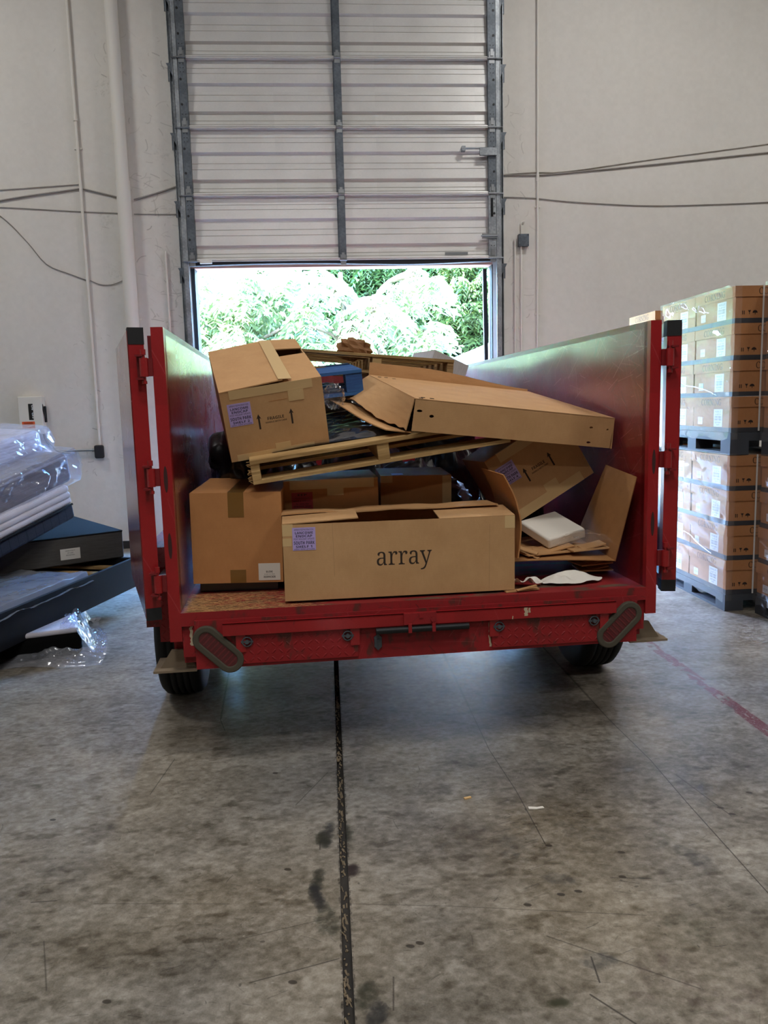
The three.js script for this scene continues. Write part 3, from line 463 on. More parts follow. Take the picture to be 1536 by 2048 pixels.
{ // tail: sill plate, rail, pocket covers, latch
  const sill = add('rear_sill', lim(-0.982, 0.991, 0.481, 0.694, -0.015, 0.014), M.redWorn, trailer);
  add('bed_lip', lim(-WI, WI, 0.67, 0.7285, -0.012, 0.0045), M.redWorn, trailer);
  add('hinge_rail', [lim(-0.862, 0.881, 0.628, 0.679, 0.03, 0.042), lim(-0.862, 0.881, 0.674, 0.679, 0.0145, 0.042), ...[-0.79, -0.3, 0.32, 0.83].map((x) => lim(x - 0.02, x + 0.02, 0.55, 0.67, 0.0145, 0.03))], M.redBright, trailer);
  for (const [x0, x1] of [[-0.793, -0.287], [0.312, 0.826]]) {
    const c = add('ramp_pocket_cover', lim(x0, x1, 0.497, 0.622, 0.0145, 0.024), M.redTread, trailer);
    for (const x of [x0 + 0.03, x1 - 0.045]) add('wing_nut', [new THREE.TorusGeometry(0.02, 0.003, 6, 20).translate(x, 0.595, 0.032), cyl(0.009, 0.02, x, 0.595, 0.032, 'z', 8), lim(x - 0.026, x + 0.026, 0.591, 0.599, 0.03, 0.034)], M.galvDark, c);
  }
  for (const [x, y, w, h, z] of [[0.462, 0.658, 0.016, 0.038, 0.0422], [0.478, 0.664, 0.008, 0.022, 0.0422], [0.305, 0.56, 0.009, 0.12, 0.0142], [0.4, 0.635, 0.004, 0.014, 0.0422], [-0.998, 0.63, 0.012, 0.1, -0.0118]]) add('bare_patch', warp(new THREE.BoxGeometry(w, h, 0.0008, 4, 12, 1).translate(x, y, z + 0.0004), (v) => { v.x += (vn(v.y * 160, x * 90) - 0.5) * w * 0.9; }), std({ color: 0xbfae92, roughness: 0.85 }), trailer);
  add('latch_bar', [cyl(0.014, 0.41, -0.005, 0.612, 0.05, 'x', 12)], M.blackSteel, trailer);
  add('latch_plate', [lim(-0.088, 0.055, 0.634, 0.684, 0.042, 0.056), lim(-0.02, -0.003, 0.662, 0.682, 0.056, 0.06), cyl(0.01, 0.01, 0.04, 0.652, 0.058, 'z', 10), lim(-0.07, -0.055, 0.6, 0.64, 0.045, 0.066), lim(0.035, 0.05, 0.6, 0.64, 0.045, 0.066)], M.redWorn, trailer);
  add('latch_cover', [lim(-0.216, -0.184, 0.535, 0.575, 0.0145, 0.03), rot(box(0.026, 0.026, 0.013), 0, 0, 0.785).translate(-0.2, 0.575, 0.022), rot(box(0.022, 0.022, 0.012), 0, 0, 0.785).translate(-0.2, 0.535, 0.022), lim(-0.207, -0.193, 0.545, 0.57, 0.03, 0.034)], M.galvDark, trailer);
  for (const s of [-1, 1]) {
    const l = new THREE.Group(); l.name = 'tail_light'; l.userData = { label: s < 0 ? 'left oval tail light' : 'right oval tail light' }; trailer.add(l);
    l.position.set(s < 0 ? -0.886 : 0.903, 0.567, 0.0145); l.rotation.z = s * 0.78;
    const cap = (hl, r) => { const p = new THREE.Shape(); p.absarc(hl, 0, r, -Math.PI / 2, Math.PI / 2); p.absarc(-hl, 0, r, Math.PI / 2, 1.5 * Math.PI); return p; };
    const ring = cap(0.068, 0.051), hole = new THREE.Path(); hole.absarc(0.068, 0, 0.036, -Math.PI / 2, Math.PI / 2); hole.absarc(-0.068, 0, 0.036, Math.PI / 2, 1.5 * Math.PI); ring.holes.push(hole);
    add('grommet', new THREE.ExtrudeGeometry(ring, { depth: 0.012, bevelEnabled: true, bevelSize: 0.006, bevelThickness: 0.006, bevelSegments: 3, curveSegments: 16 }), std({ color: 0x4a4438, roughness: 0.8 }), l);
    add('lens', new THREE.ExtrudeGeometry(cap(0.068, 0.035), { depth: 0.008, bevelEnabled: true, bevelSize: -0.004, bevelThickness: 0.004, bevelSegments: 2, curveSegments: 16 }), phys({ color: 0x54141a, roughness: 0.35, clearcoat: 0.6 }), l);
    add('lens_rib', Array.from({ length: 9 }, (_, k) => lim(-0.08 + k * 0.02 - 0.003, -0.08 + k * 0.02 + 0.003, -0.026, 0.026, 0.011, 0.014)), phys({ color: 0x6a1c22, roughness: 0.3, clearcoat: 0.6 }), l);
  }
}

// ------------------------------------------------------------------ cargo on the trailer
const BT = 0.005;                                          // thickness of corrugated board
function printed(w, h, draw, px = 1024, tint = 0xffffff) {                  // kraft face with ink on it, w by h metres
  const H = Math.round(px * h / w), k = 1024 * w / px;     // kraft map is 512 px to 0.5 m
  const c = paint(px, H, (i, j) => kraftPx(i * k | 0, j * k | 0)), g = c.getContext('2d');
  g.fillStyle = g.strokeStyle = '#2a1d14'; g.textAlign = 'center'; g.textBaseline = 'middle';
  draw(g, px, H);
  return std({ map: tex(c, { rep: [1 / w, 1 / h] }), roughness: 0.78, color: tint });
}
function arrowUp(g, x, y, h) { g.fillRect(x - h * 0.055, y - h * 0.25, h * 0.11, h * 0.75); g.beginPath(); g.moveTo(x, y - h * 0.5); g.lineTo(x - h * 0.15, y - h * 0.18); g.lineTo(x, y - h * 0.26); g.lineTo(x + h * 0.15, y - h * 0.18); g.fill(); }
const fragile = (g, W, H) => { arrowUp(g, W * 0.334, H * 0.48, H * 0.22); arrowUp(g, W * 0.658, H * 0.475, H * 0.22); g.font = 'bold ' + Math.round(H * 0.062) + 'px sans-serif'; g.fillText('FRAGILE', W * 0.5, H * 0.455, W * 0.17); g.font = 'bold ' + Math.round(H * 0.033) + 'px sans-serif'; g.fillText('HANDLE WITH CARE', W * 0.5, H * 0.51, W * 0.215); };
function stickerMap(bg, ink, lines, W = 384, H = 384) {
  const c = canvas(W, H), g = c.getContext('2d'); g.fillStyle = bg; g.fillRect(0, 0, W, H); g.fillStyle = ink; g.textAlign = 'center'; g.textBaseline = 'middle';
  for (const [text, y, size, width, font = 'bold'] of lines) { g.save(); g.translate(W / 2, y * H); g.font = font + ' ' + size + 'px sans-serif'; const m = g.measureText(text).width || size; g.scale(width * W / m, 1); g.fillText(text, 0, 0); g.restore(); }
  return std({ map: tex(c), roughness: 0.6 });
}
const shelfSticker = (n) => stickerMap('#b3a0d6', '#1c1430', [['ARRAY/SEPHORA/USA', 0.095, 40, 0.84, ''], ['LANCOME', 0.235, 58, 0.8], ['ENDCAP', 0.375, 56, 0.72], ['POST HOLIDAY UPDATE', 0.505, 44, 0.9, ''], ['SOUTH PARK', 0.67, 76, 0.9], ['SHELF ' + n, 0.84, 56, 0.74], ['ARRAY REP# LETOURN', 0.955, 30, 0.9, '']]);
const facing = (geo, m, print) => [geo, [m, m, m, m, print, m]];
const plaque = (w, h, x, y, z) => { const g = new THREE.BoxGeometry(w, h, 0.0012); return g.translate(x, y, z + 0.0007); };
function carton(t, w, h, d, m, print = m, bottom = true) {  // walls and bottom of a carton, its base's front edge at the origin
  const fg = box(w, h, BT, 0, h / 2, -BT / 2);
  add('front_panel', fg, print === m ? m : [m, m, m, m, print, m], t);
  add('back_panel', lim(-w / 2, w / 2, 0, h, -d, -d + BT), m, t);
  for (const s of [-1, 1]) add('side_panel', lim(s * (w / 2), s * (w / 2 - BT), 0, h, -d + BT, -BT), m, t);
  if (bottom) add('bottom_panel', lim(-w / 2 + BT, w / 2 - BT, 0.001, BT, -d + BT, -BT), m, t);
}
const lidFlap = (t, x0, x1, z0, z1, y, m, name = 'top_flap') => add(name, lim(x0, x1, y, y + 0.0045, z0, z1), m, t);

{ // long carton at the tail
  const w = 1.03, h = 0.338, d = 0.36, t = thing('long_carton', 'long kraft carton printed array, lying at the trailer tail', 'cardboard box');
  pose(t, [-0.08, 0.741, -0.045], -0.006, 0.004, -0.002);
  carton(t, w, h, d, M.kraft, printed(w, h, (g, W, H) => { g.font = Math.round(H * 0.33) + 'px serif'; const m = g.measureText('array').width; g.save(); g.translate(W * 0.512, H * 0.47); g.scale(W * 0.243 / m, 1); g.fillText('array', 0, 0); g.restore(); g.globalAlpha = 0.22; g.lineWidth = 2; g.beginPath(); g.moveTo(W * 0.21, 0); g.lineTo(W * 0.213, H * 0.7); g.moveTo(W * 0.89, H * 0.1); g.lineTo(W * 0.885, H); g.stroke(); g.globalAlpha = 1; }, 1536));
  add('dark_base_strip', lim(-w / 2 + 0.05, w / 2 - 0.05, -0.011, 0, -d + 0.05, -0.03), M.blackPlastic, t);  // black strip stands in for the shadow line under the carton
  // the two end flaps folded in, the front one bent up a little; the back flap laid open
  add('top_flap', rot(lim(0, 0.33, 0, 0.005, -0.19, 0), 0.07, 0, 0.05).translate(-w / 2, h, 0), M.kraft, t);
  add('top_flap', rot(lim(-0.34, 0, 0, 0.005, -0.2, 0), 0.1, 0, 0.01).translate(w / 2, h, 0), M.kraft, t);
  add('back_flap', warp(new THREE.BoxGeometry(w * 0.97, 0.006, 0.21, 40, 1, 6).translate(-0.02, h + 0.012, -d + 0.105), (v) => { v.y += 0.01 * (v.x + 0.5) + (v.z + d) * 0.06 + (vn(v.x * 9, v.z * 5) - 0.5) * 0.012; }), M.kraftPale, t);
  add('edge_tape', lim(w / 2 - 0.045, w / 2 + 0.001, h - 0.055, h + 0.001, -0.02, 0.0007), M.tape, t);
  add('edge_tape', lim(-w / 2 - 0.001, -w / 2 + 0.045, h - 0.05, h + 0.001, -0.02, 0.0007), M.tape, t);
  add('edge_tape', lim(-w / 2 - 0.001, -w / 2 + 0.038, h - 0.095, h - 0.06, -0.02, 0.0007), M.tape, t);
  add('sticker', plaque(0.1, 0.1, -w / 2 + 0.092, h - 0.064, 0), shelfSticker(1), t).userData.label = 'lilac shipping sticker';
}
{ // cube carton, left
  const w = 0.413, h = 0.418, d = 0.62, t = thing('cube_carton', 'large taped kraft cube carton against the left trailer side', 'cardboard box');
  pose(t, [-0.808, 0.782, -0.292], -0.06, 0.02, -0.015);
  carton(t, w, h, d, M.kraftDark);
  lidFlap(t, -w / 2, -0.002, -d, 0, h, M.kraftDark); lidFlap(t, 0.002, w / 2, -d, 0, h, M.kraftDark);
  add('seam_tape', [lim(-0.036, 0.036, h + 0.0045, h + 0.0055, -d, 0.001), lim(-0.036, 0.036, h - 0.11, h + 0.0055, 0, 0.001)], M.tapeBrown, t);
  add('seam_tape', lim(-0.036, 0.036, 0.0, 0.062, 0, 0.001), M.tapeBrown, t);
  const sm = stickerMap('#d9d5cb', '#3a3733', [['MERCHANDISE', 0.2, 44, 0.55], ['36218', 0.5, 40, 0.32], ['ship to store', 0.35, 22, 0.5, '']], 320, 256);
  const p = new THREE.BoxGeometry(0.1, 0.08, 0.0012).rotateZ(Math.PI).translate(w / 2 - 0.063, 0.05, 0.0007);
  add('sticker', p, sm, t).userData.label = 'white sticker upside down';
  add('dark_base_strip', [lim(-w / 2 + 0.02, w / 2 - 0.03, -0.05, 0, -d + 0.02, -0.06)], M.blackPlastic, t);  // black block filling the gap under the carton
}
{ // carton with red sticker
  const w = 0.462, h = 0.42, d = 0.4, t = thing('carton', 'kraft carton with a red sticker behind the long carton', 'cardboard box');
  pose(t, [-0.352, 0.775, -0.5], 0.0, 0.02, 0.004); t.position.y += 0.03;
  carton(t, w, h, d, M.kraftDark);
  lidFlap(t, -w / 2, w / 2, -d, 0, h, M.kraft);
  add('edge_tape', [lim(-w / 2 + 0.03, w / 2 - 0.02, h - 0.04, h + 0.006, -0.03, 0.0012)], M.tape, t);
  add('edge_tape', [lim(-0.02, 0.06, h - 0.075, h - 0.03, 0, 0.0018)], M.tape, t);
  add('sticker', plaque(0.102, 0.088, -w / 2 + 0.088, h - 0.098, 0), stickerMap('#a8323a', '#2c1013', [['EEP', 0.14, 62, 0.46], ['DO NOT STACK', 0.32, 30, 0.7, ''], ['MADE & SHIP NYC', 0.48, 38, 0.86], ['N - SITE 150', 0.64, 34, 0.6], ['SPRING 2020', 0.78, 40, 0.86], ['SPRING HARD', 0.92, 38, 0.84]]), t).userData.label = 'red shipping sticker';
}
{ // darker carton beside it
  const w = 0.36, h = 0.42, d = 0.4, t = thing('carton', 'taped kraft carton right of the red-sticker carton, under the pallet', 'cardboard box');
  pose(t, [0.08, 0.8, -0.6], -0.05, 0.02, -0.01);
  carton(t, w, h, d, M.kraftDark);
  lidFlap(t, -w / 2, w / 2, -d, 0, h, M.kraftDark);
  add('edge_tape', lim(w / 2 - 0.045, w / 2 + 0.001, 0.1, h, -0.03, 0.001), M.tape, t);
  add('edge_tape', lim(-w / 2 - 0.001, -w / 2 + 0.06, h - 0.03, h + 0.006, -0.03, 0.001), M.tape, t);
  add('sticker', lim(-0.12, -0.06, h + 0.0046, h + 0.0056, -0.1, -0.03), std({ color: 0xd5cfdf, roughness: 0.6 }), t);
}
{ // tilted box, upper left
  const w = 0.459, h = 0.328, d = 0.74, t = thing('tilted_carton', 'tipped kraft carton marked FRAGILE with lilac sticker, upper left of the load', 'cardboard box');
  pose(t, [-0.586, 1.371, -0.338], 0.143, 0.311, 0.146);
  carton(t, w, h, d, M.kraft, printed(w, h, fragile));
  const wl = add('top_flap', rot(lim(0, w * 0.62, 0, 0.005, -d, 0.001), 0.0, 0, 0.055).translate(-w / 2, h, 0), M.kraftPale, t);
  add('top_flap', lim(0.04, w / 2, h, h + 0.005, -0.44, 0), M.kraftPale, t);
  add('top_flap', rot(lim(-0.19, 0, 0, 0.005, -0.2, 0), 0, 0, -0.1).translate(w / 2, h, -0.54), M.kraftPale, t);
  add('inner_flap', lim(-w / 2 + 0.01, w / 2 - 0.01, h - 0.006, h - 0.001, -0.16, -0.006), M.kraft, t);
  add('inner_flap', lim(-w / 2 + 0.01, w / 2 - 0.01, h - 0.006, h - 0.001, -d + 0.006, -d + 0.16), M.kraft, t);
  add('seam_tape', rot(lim(-0.03, 0.03, 0, 0.001, -d, 0), 0, 0, -0.1).translate(0.066, h + 0.0205, 0), M.tape, t);
  add('edge_tape', lim(-w / 2 + 0.04, w / 2 - 0.045, h - 0.036, h + 0.0055, -0.001, 0.0012), M.tape, t);
  add('edge_tape', lim(0.07, 0.14, h - 0.085, h - 0.03, -0.001, 0.0018), M.tape, t);
  add('edge_tape', lim(-w / 2 + 0.03, w / 2 - 0.07, 0.0, 0.03, -0.001, 0.0012), M.tape, t);
  add('edge_tape', lim(-0.02, 0.05, 0.0, 0.055, -0.001, 0.0018), M.tape, t);
  add('hand_slot', lim(-0.02, 0.065, h - 0.072, h - 0.069, 0, 0.0006), M.kraftDark, t);
  add('sticker', plaque(0.103, 0.105, -w / 2 + 0.075, h * 0.67, 0), shelfSticker(2), t).userData.label = 'lilac shipping sticker';
}
{ // tilted box, lower right
  const w = 0.46, h = 0.35, d = 0.48, t = thing('tilted_carton', 'kraft carton marked FRAGILE standing on its corner under the big tray', 'cardboard box');
  pose(t, [0.797, 1.095, -0.513], 0.013, -0.04, 0.528);
  carton(t, w, h, d, M.kraftDark, printed(w, h, fragile));
  lidFlap(t, -w / 2, w / 2, -d, 0, h, M.kraftDark);
  add('edge_tape', lim(-w / 2 + 0.07, w / 2 - 0.06, h - 0.045, h + 0.006, -0.02, 0.0012), M.tape, t);
  add('edge_tape', lim(-w / 2 + 0.005, w / 2 - 0.06, -0.001, 0.05, -0.02, 0.0012), M.tape, t);
  add('edge_tape', lim(-0.03, 0.045, 0.05, 0.09, -0.001, 0.0012), M.tape, t);
  add('sticker', plaque(0.103, 0.105, -w / 2 + 0.075, h * 0.68, 0), shelfSticker(4), t).userData.label = 'lilac shipping sticker';
}
{ // big tray lying upside down across the load
  const w = 1.0, h = 0.148, d = 1.06, t = thing('cardboard_tray', 'big shallow kraft tray turned upside down across the load, leaning on the right side', 'cardboard box');
  pose(t, [0.5, 1.404, -0.27], 0.095, 0.143, -0.118);
  const el = (x, y, rx, ry) => { const p = new THREE.Path(); p.absellipse(x, y, rx, ry, 0, 6.283); return p; };
  const front = extrude([[-w / 2, 0], [w / 2, 0], [w / 2, h], [-w / 2, h]], BT, [el(-w / 2 + 0.025, h * 0.63, 0.013, 0.006), el(-w / 2 + 0.085, h * 0.5, 0.011, 0.007), el(w / 2 - 0.115, h * 0.62, 0.009, 0.005), el(w / 2 - 0.028, h * 0.6, 0.006, 0.005), el(w / 2 - 0.115, h * 0.13, 0.011, 0.005)]).translate(0, 0, -BT / 2);
  add('front_panel', front, M.kraft, t);
  add('top_panel', warp(new THREE.BoxGeometry(w, 0.005, d, 30, 1, 30).translate(0, h - 0.0025, -d / 2), (v) => { v.y += 0.006 * Math.sin((v.x + 0.5) * 3.1) * Math.sin(-v.z * 2.9); }), M.kraftPale, t);
  add('side_panel', rot(lim(0, BT, -h, 0, -d + 0.02, -0.002), 0, 0, 0.1).translate(w / 2 - BT, h - 0.003, 0), M.kraft, t);
  const rp = extrude([[-0.0, 0.004], [0.03, h * 0.2], [0.02, h]], 0.01);
  // left side splayed outwards, torn along its lower edge
  add('side_panel', warp(new THREE.BoxGeometry(BT, 0.2, d - 0.03, 1, 10, 60).translate(0, -0.1, -d / 2), (v) => { const k = -v.z / d, open = 0.15 + 0.75 * smooth(0.05, 0.6, k), tear = v.y < -0.19 ? (vn(v.z * 17, 2) - 0.5) * 0.02 : 0, y = (v.y + tear) * (0.72 + 0.3 * k), x = v.x; v.x = x * Math.cos(open) + y * Math.sin(open) - 0.0; v.y = y * Math.cos(open) - x * Math.sin(open); }).translate(-w / 2 + 0.002, h - 0.004, -0.012), M.kraft, t);
  add('loose_flap', warp(new THREE.BoxGeometry(0.12, 0.005, d * 0.8, 4, 1, 30).translate(-w / 2 - 0.045, -0.012, -d * 0.45), (v) => { v.y += 0.012 * Math.sin(v.z * 6) - 0.02 * (v.x + w / 2); v.x -= 0.13 * smooth(0, 0.9, -v.z); }), M.kraftPale, t);
  // the back wall folded up past the top
  add('back_panel', warp(new THREE.BoxGeometry(w * 0.99, 0.21, BT, 30, 6, 1).translate(-0.005, h - 0.045, -d + 0.003), (v) => { const k = (v.x + w / 2) / w; if (v.y > h) v.y = h + (v.y - h) * (1.15 - 0.95 * smooth(0.3, 1, k)); v.z -= Math.max(0, v.y - h) * 0.25; }), M.kraftPale, t);
  add('punch_hole', [[-0.45, -0.06], [-0.41, -0.05], [-0.47, -0.02], [-0.42, -0.96], [-0.38, -0.93], [-0.46, -0.95]].map(([x, z]) => lim(x - 0.009, x + 0.009, h + 0.0, h + 0.0022, z - 0.006, z + 0.006)), std({ color: 0x2a1c12, roughness: 0.9 }), t);
}
// ---- pallets
function pallet(t, w, h, d, mats, nTop = 7, nBottom = 4) {  // deck boards along x, three stringers along z, front edge at the origin
  const bt = 0.017, pick = (k) => mats[k % mats.length];
  for (const [k, x, sw] of [[0, -w / 2 + 0.02, 0.04], [1, 0, 0.055], [2, w / 2 - 0.02, 0.04]]) add('stringer', lim(x - sw / 2, x + sw / 2, bt, h - bt, -d, 0), pick(k), t);
  for (let k = 0; k < nTop; k++) { const bw = k === 0 || k === nTop - 1 ? 0.135 : 0.095, z = -(d - 0.12) * k / (nTop - 1) - 0.06; add('deck_board', lim(-w / 2, w / 2, h - bt, h, z - bw / 2, z + bw / 2), pick(k + 1), t); }
  for (let k = 0; k < nBottom; k++) { const bw = 0.11, z = -(d - 0.11) * k / (nBottom - 1) - 0.055; add('bottom_board', lim(-w / 2, w / 2, 0, bt, z - bw / 2, z + bw / 2), pick(k + 2), t); }
}
{
  const t = thing('wooden_pallet', 'pale wooden pallet tilted across the load between the cartons and the tray', 'pallet');
  pose(t, [-0.113, 1.316, -0.265], 0.051, 0.135, 0.128);
  pallet(t, 1.215, 0.112, 1.0, [M.wood, M.wood2]);
  add('splintered_end', Array.from({ length: 26 }, (_, k) => { const r = R2(k + 5); return rot(box(0.012 + r() * 0.02, 0.0025, 0.003), r(), 0, (r() - 0.5) * 1.4).translate(-0.61 - r() * 0.008, 0.004 + r() * 0.1, -0.004 - r() * 0.06); }), M.wood2, t);
  const t2 = thing('wooden_pallet', 'weathered wooden pallet on top of the load, edge against the trees', 'pallet');
  pose(t2, [0.0, 1.775, -1.5], 0.03, 0.02, -0.088);
  pallet(t2, 0.96, 0.115, 1.2, [M.woodOld, M.wood2], 7, 5);
  const t3 = thing('blue_pallet', 'blue painted wooden pallet between the tipped carton and the tray', 'pallet');
  pose(t3, [-0.46, 1.615, -0.97], 0.02, 0.1, 0.09);
  pallet(t3, 0.66, 0.135, 0.72, [M.blue]);
  add('block', lim(0.24, 0.33, 0.018, 0.117, -0.1, 0.001), M.blue, t3);
}
one('black_plastic_sheet', (() => { const g = sheet((u, v) => { const x = -0.5 + u * 1.06, z = -0.09 - v * 0.8; return [x, 0.118 + 0.02 * fbm(x * 9, z * 9, 3) * smooth(0, 0.1, v) - 0.004 + 0.012 * Math.abs(vn(x * 6 + z * 9, z * 3) - 0.5), z]; }, 70, 60); return g; })(), phys({ color: 0x0c0d10, roughness: 0.22, clearcoat: 0.6, side: THREE.DoubleSide }), 'crumpled black plastic sheet lying on the pale tilted pallet', 'plastic sheet');
pose(scene.children[scene.children.length - 1], [-0.113, 1.316, -0.265], 0.051, 0.135, 0.128);
// crumpled things: a ball pushed in and out by ridged noise
function crumple(r, sx, sy, sz, amp, f, seed, detail = 24) { return warp(new THREE.SphereGeometry(r, detail * 2, detail), (v) => { const n = v.clone().normalize(), a = Math.abs(vn(n.x * f + seed, n.y * f + n.z * f * 0.7) - 0.5) * 2 + Math.abs(vn(n.z * f * 1.7 + seed * 2, n.x * f * 1.3 - n.y * f) - 0.5); v.multiplyScalar(1 + amp * (a - 0.7)); v.set(v.x * sx, v.y * sy, v.z * sz); }); }
{
  const b = one('plastic_wrap_ball', mergeGeometries([crumple(0.062, 1, 1.05, 0.9, 0.4, 9, 4, 26)]), phys({ color: 0xffffff, transmission: 1, thickness: 0, roughness: 0.04, side: THREE.DoubleSide }), 'crumpled ball of clear plastic wrap right of the tipped carton', 'plastic wrap');
  pose(b, [-0.303, 1.634, -0.87]);
  const c = one('crumpled_paper', crumple(0.12, 1, 0.62, 0.7, 0.45, 2.6, 19, 10), std({ map: M.kraft.map, color: 0xb3a294, roughness: 0.85, flatShading: true }), 'crumpled brown kraft paper on top of the weathered pallet', 'paper');
  pose(c, [-0.1, 1.945, -1.85], 0.3, 0, -0.15);
}
{ // corrugated box, its pale colour painted for daylight, at the front of the load
  const w = 0.3, h = 0.25, d = 0.35, t = thing('daylight_tinted_carton', 'corrugated carton painted pale for the daylight on it, tilted behind the weathered pallet', 'cardboard box');
  pose(t, [0.57, 1.676, -2.35], 0.3, 0, -0.39);
  carton(t, w, h, d, M.kraftDaylightTint);
  lidFlap(t, -w / 2, w / 2, -d, 0, h, M.kraftDaylightTint);
  add('edge_tape', lim(w / 2 - 0.03, w / 2 + 0.001, 0.0, 0.06, -0.2, 0.001), M.kraft, t);
}
{ // cut-open carton on its side
  const t = thing('open_carton', 'cut-open kraft carton on its side against the right trailer side', 'cardboard box');
  pose(t, [0, 0, 0]);
  const quadSheet = (a, b, c, d2, k = 0.005, bow = 0) => { const f = (u, v) => { const p = [0, 1, 2].map((i) => lerp(lerp(a[i], b[i], u), lerp(d2[i], c[i], u), v)); p[1] += bow * Math.sin(u * 3.14); return p; }; const top = sheet(f, 20, 12), bot = sheet((u, v) => { const p = f(u, v); return [p[0] + k * 0.7, p[1] - k * 0.7, p[2] - k * 0.5]; }, 20, 12); const rim = (pts) => sheet((u, v) => { const p = pts(u); return v < 0.5 ? p : [p[0] + k * 0.7, p[1] - k * 0.7, p[2] - k * 0.5]; }, 20, 1); const uvd = [top, bot, rim((u) => f(u, 0)), rim((u) => f(u, 1)), rim((u) => f(0, u)), rim((u) => f(1, u))]; return mergeGeometries(uvd); };
  const km = std({ map: M.kraftDark.map, color: 0xe6d6c2, roughness: 0.8, side: THREE.DoubleSide });
  add('bottom_panel', quadSheet([0.47, 0.838, -0.2], [0.955, 0.826, -0.15], [0.985, 0.85, -0.72], [0.5, 0.855, -0.72], 0.006, 0.006), km, t);
  add('side_panel', quadSheet([0.955, 0.826, -0.15], [1.0, 1.232, -0.035], [1.0, 1.262, -0.38], [0.98, 0.85, -0.72], 0.006), km, t);
}
{ // board bent upright at the end of the long carton
  const prof = []; const P = [[0.463, 0.872], [0.474, 0.96], [0.476, 1.041], [0.464, 1.1], [0.45, 1.15], [0.425, 1.205], [0.396, 1.258]];
  const cv = new THREE.CatmullRomCurve3(P.map(([x, y]) => new THREE.Vector3(x, y, 0))).getPoints(24);
  for (const p of cv) prof.push([p.x, p.y]); for (const p of cv.slice().reverse()) prof.push([p.x + 0.006, p.y + 0.001]);
  const b = one('bent_board', extrude(prof, 0.4), M.kraftDark, 'bent sheet of corrugated board standing at the right end of the long carton', 'cardboard sheet');
  pose(b, [0.0, 0, -0.29], 0.0);
}
{ // foam slab, clear bag, torn paper, flattened pieces
  const f = one('foam_slab', warp(new RoundedBoxGeometry(0.225, 0.06, 0.235, 8, 0.012).translate(0, 0.016, -0.115), (v) => { v.y += -0.05 * smooth(-0.17, -0.24, v.z)  + (vn(v.x * 40, v.z * 40) - 0.5) * 0.004; }), M.foam, 'white foam packing slab lying in the cut-open carton', 'foam');
  pose(f, [0.642, 0.91, -0.398], -1.256, 0.318, -0.322);
  const fl = (label, pos, w, d, yaw, roll, m = M.kraft) => { const o = one('cardboard_offcut', mergeGeometries([box(w, 0.006, d), rot(box(w * 0.6, 0.005, d * 0.5), 0.1, 0, 0.15).translate(w * 0.1, 0.012, 0.02)]), m, label, 'cardboard piece'); pose(o, pos, yaw, 0, roll); };
  fl('flat kraft offcut in the cut-open carton, left of the foam', [0.56, 0.868, -0.27], 0.14, 0.07, -0.5, -0.4);
  fl('flat kraft offcut lying under the foam slab', [0.68, 0.857, -0.34], 0.3, 0.2, 0.2, 0.0, M.kraftPale);
  fl('flat kraft offcut at the right inside the cut-open carton', [0.87, 0.868, -0.3], 0.2, 0.14, 0.1, 0.03);
  fl('folded kraft offcut under the right end of the cut-open carton', [0.9, 0.79, -0.32], 0.17, 0.14, 0.15, 0.02, M.kraftDark);
  fl('lowest folded kraft offcut on the trailer bed at the right', [0.92, 0.757, -0.34], 0.16, 0.16, -0.1, 0.01, M.kraftDark);
  fl('thin card strip on the bed by the long carton', [0.47, 0.735, -0.05], 0.16, 0.03, 0.1, 0.02, M.kraftPale);
  const bag = one('clear_bag', sheet((u, v) => { const x = 0.7 + u * 0.27, z = -0.2 - v * 0.2; return [x, 0.885 + 0.05 * Math.sin(u * 2.6) * Math.sin(v * 2.4 + 0.3) + 0.025 * fbm(u * 7, v * 7, 3), z]; }, 40, 30), M.film, 'crinkled clear plastic bag in the cut-open carton', 'plastic bag'); pose(bag, [0, 0, 0]);
  const paper = one('torn_paper', sheet((u, v) => { const a = u * 6.283, r = v, x = 0.72 + Math.cos(a) * r * (0.13 + 0.045 * Math.max(0, Math.cos(a))), z = -0.16 + Math.sin(a) * r * 0.07; return [x, 0.738 + 0.045 * (1 - r * r) * smooth(0.05, 0.6, fbm(x * 14, z * 14, 2)) + 0.012 * vn(x * 30, z * 30), z]; }, 60, 12), M.paper, 'torn off-white paper lying on the bed under the cut-open carton', 'paper'); pose(paper, [0, 0, 0]);
  const paper2 = one('torn_paper', sheet((u, v) => { const x = 0.455 + u * 0.14, z = -0.13 + (v - 0.5) * 0.1 * (1.1 - u * 0.8); return [x, 0.736 + 0.06 * Math.abs(vn(u * 4, v * 2.5) - 0.4) + 0.03 * (1 - u) * v, z]; }, 24, 12), M.paper, 'small crumpled white paper at the right end of the long carton', 'paper'); pose(paper2, [0, 0, 0]);
}
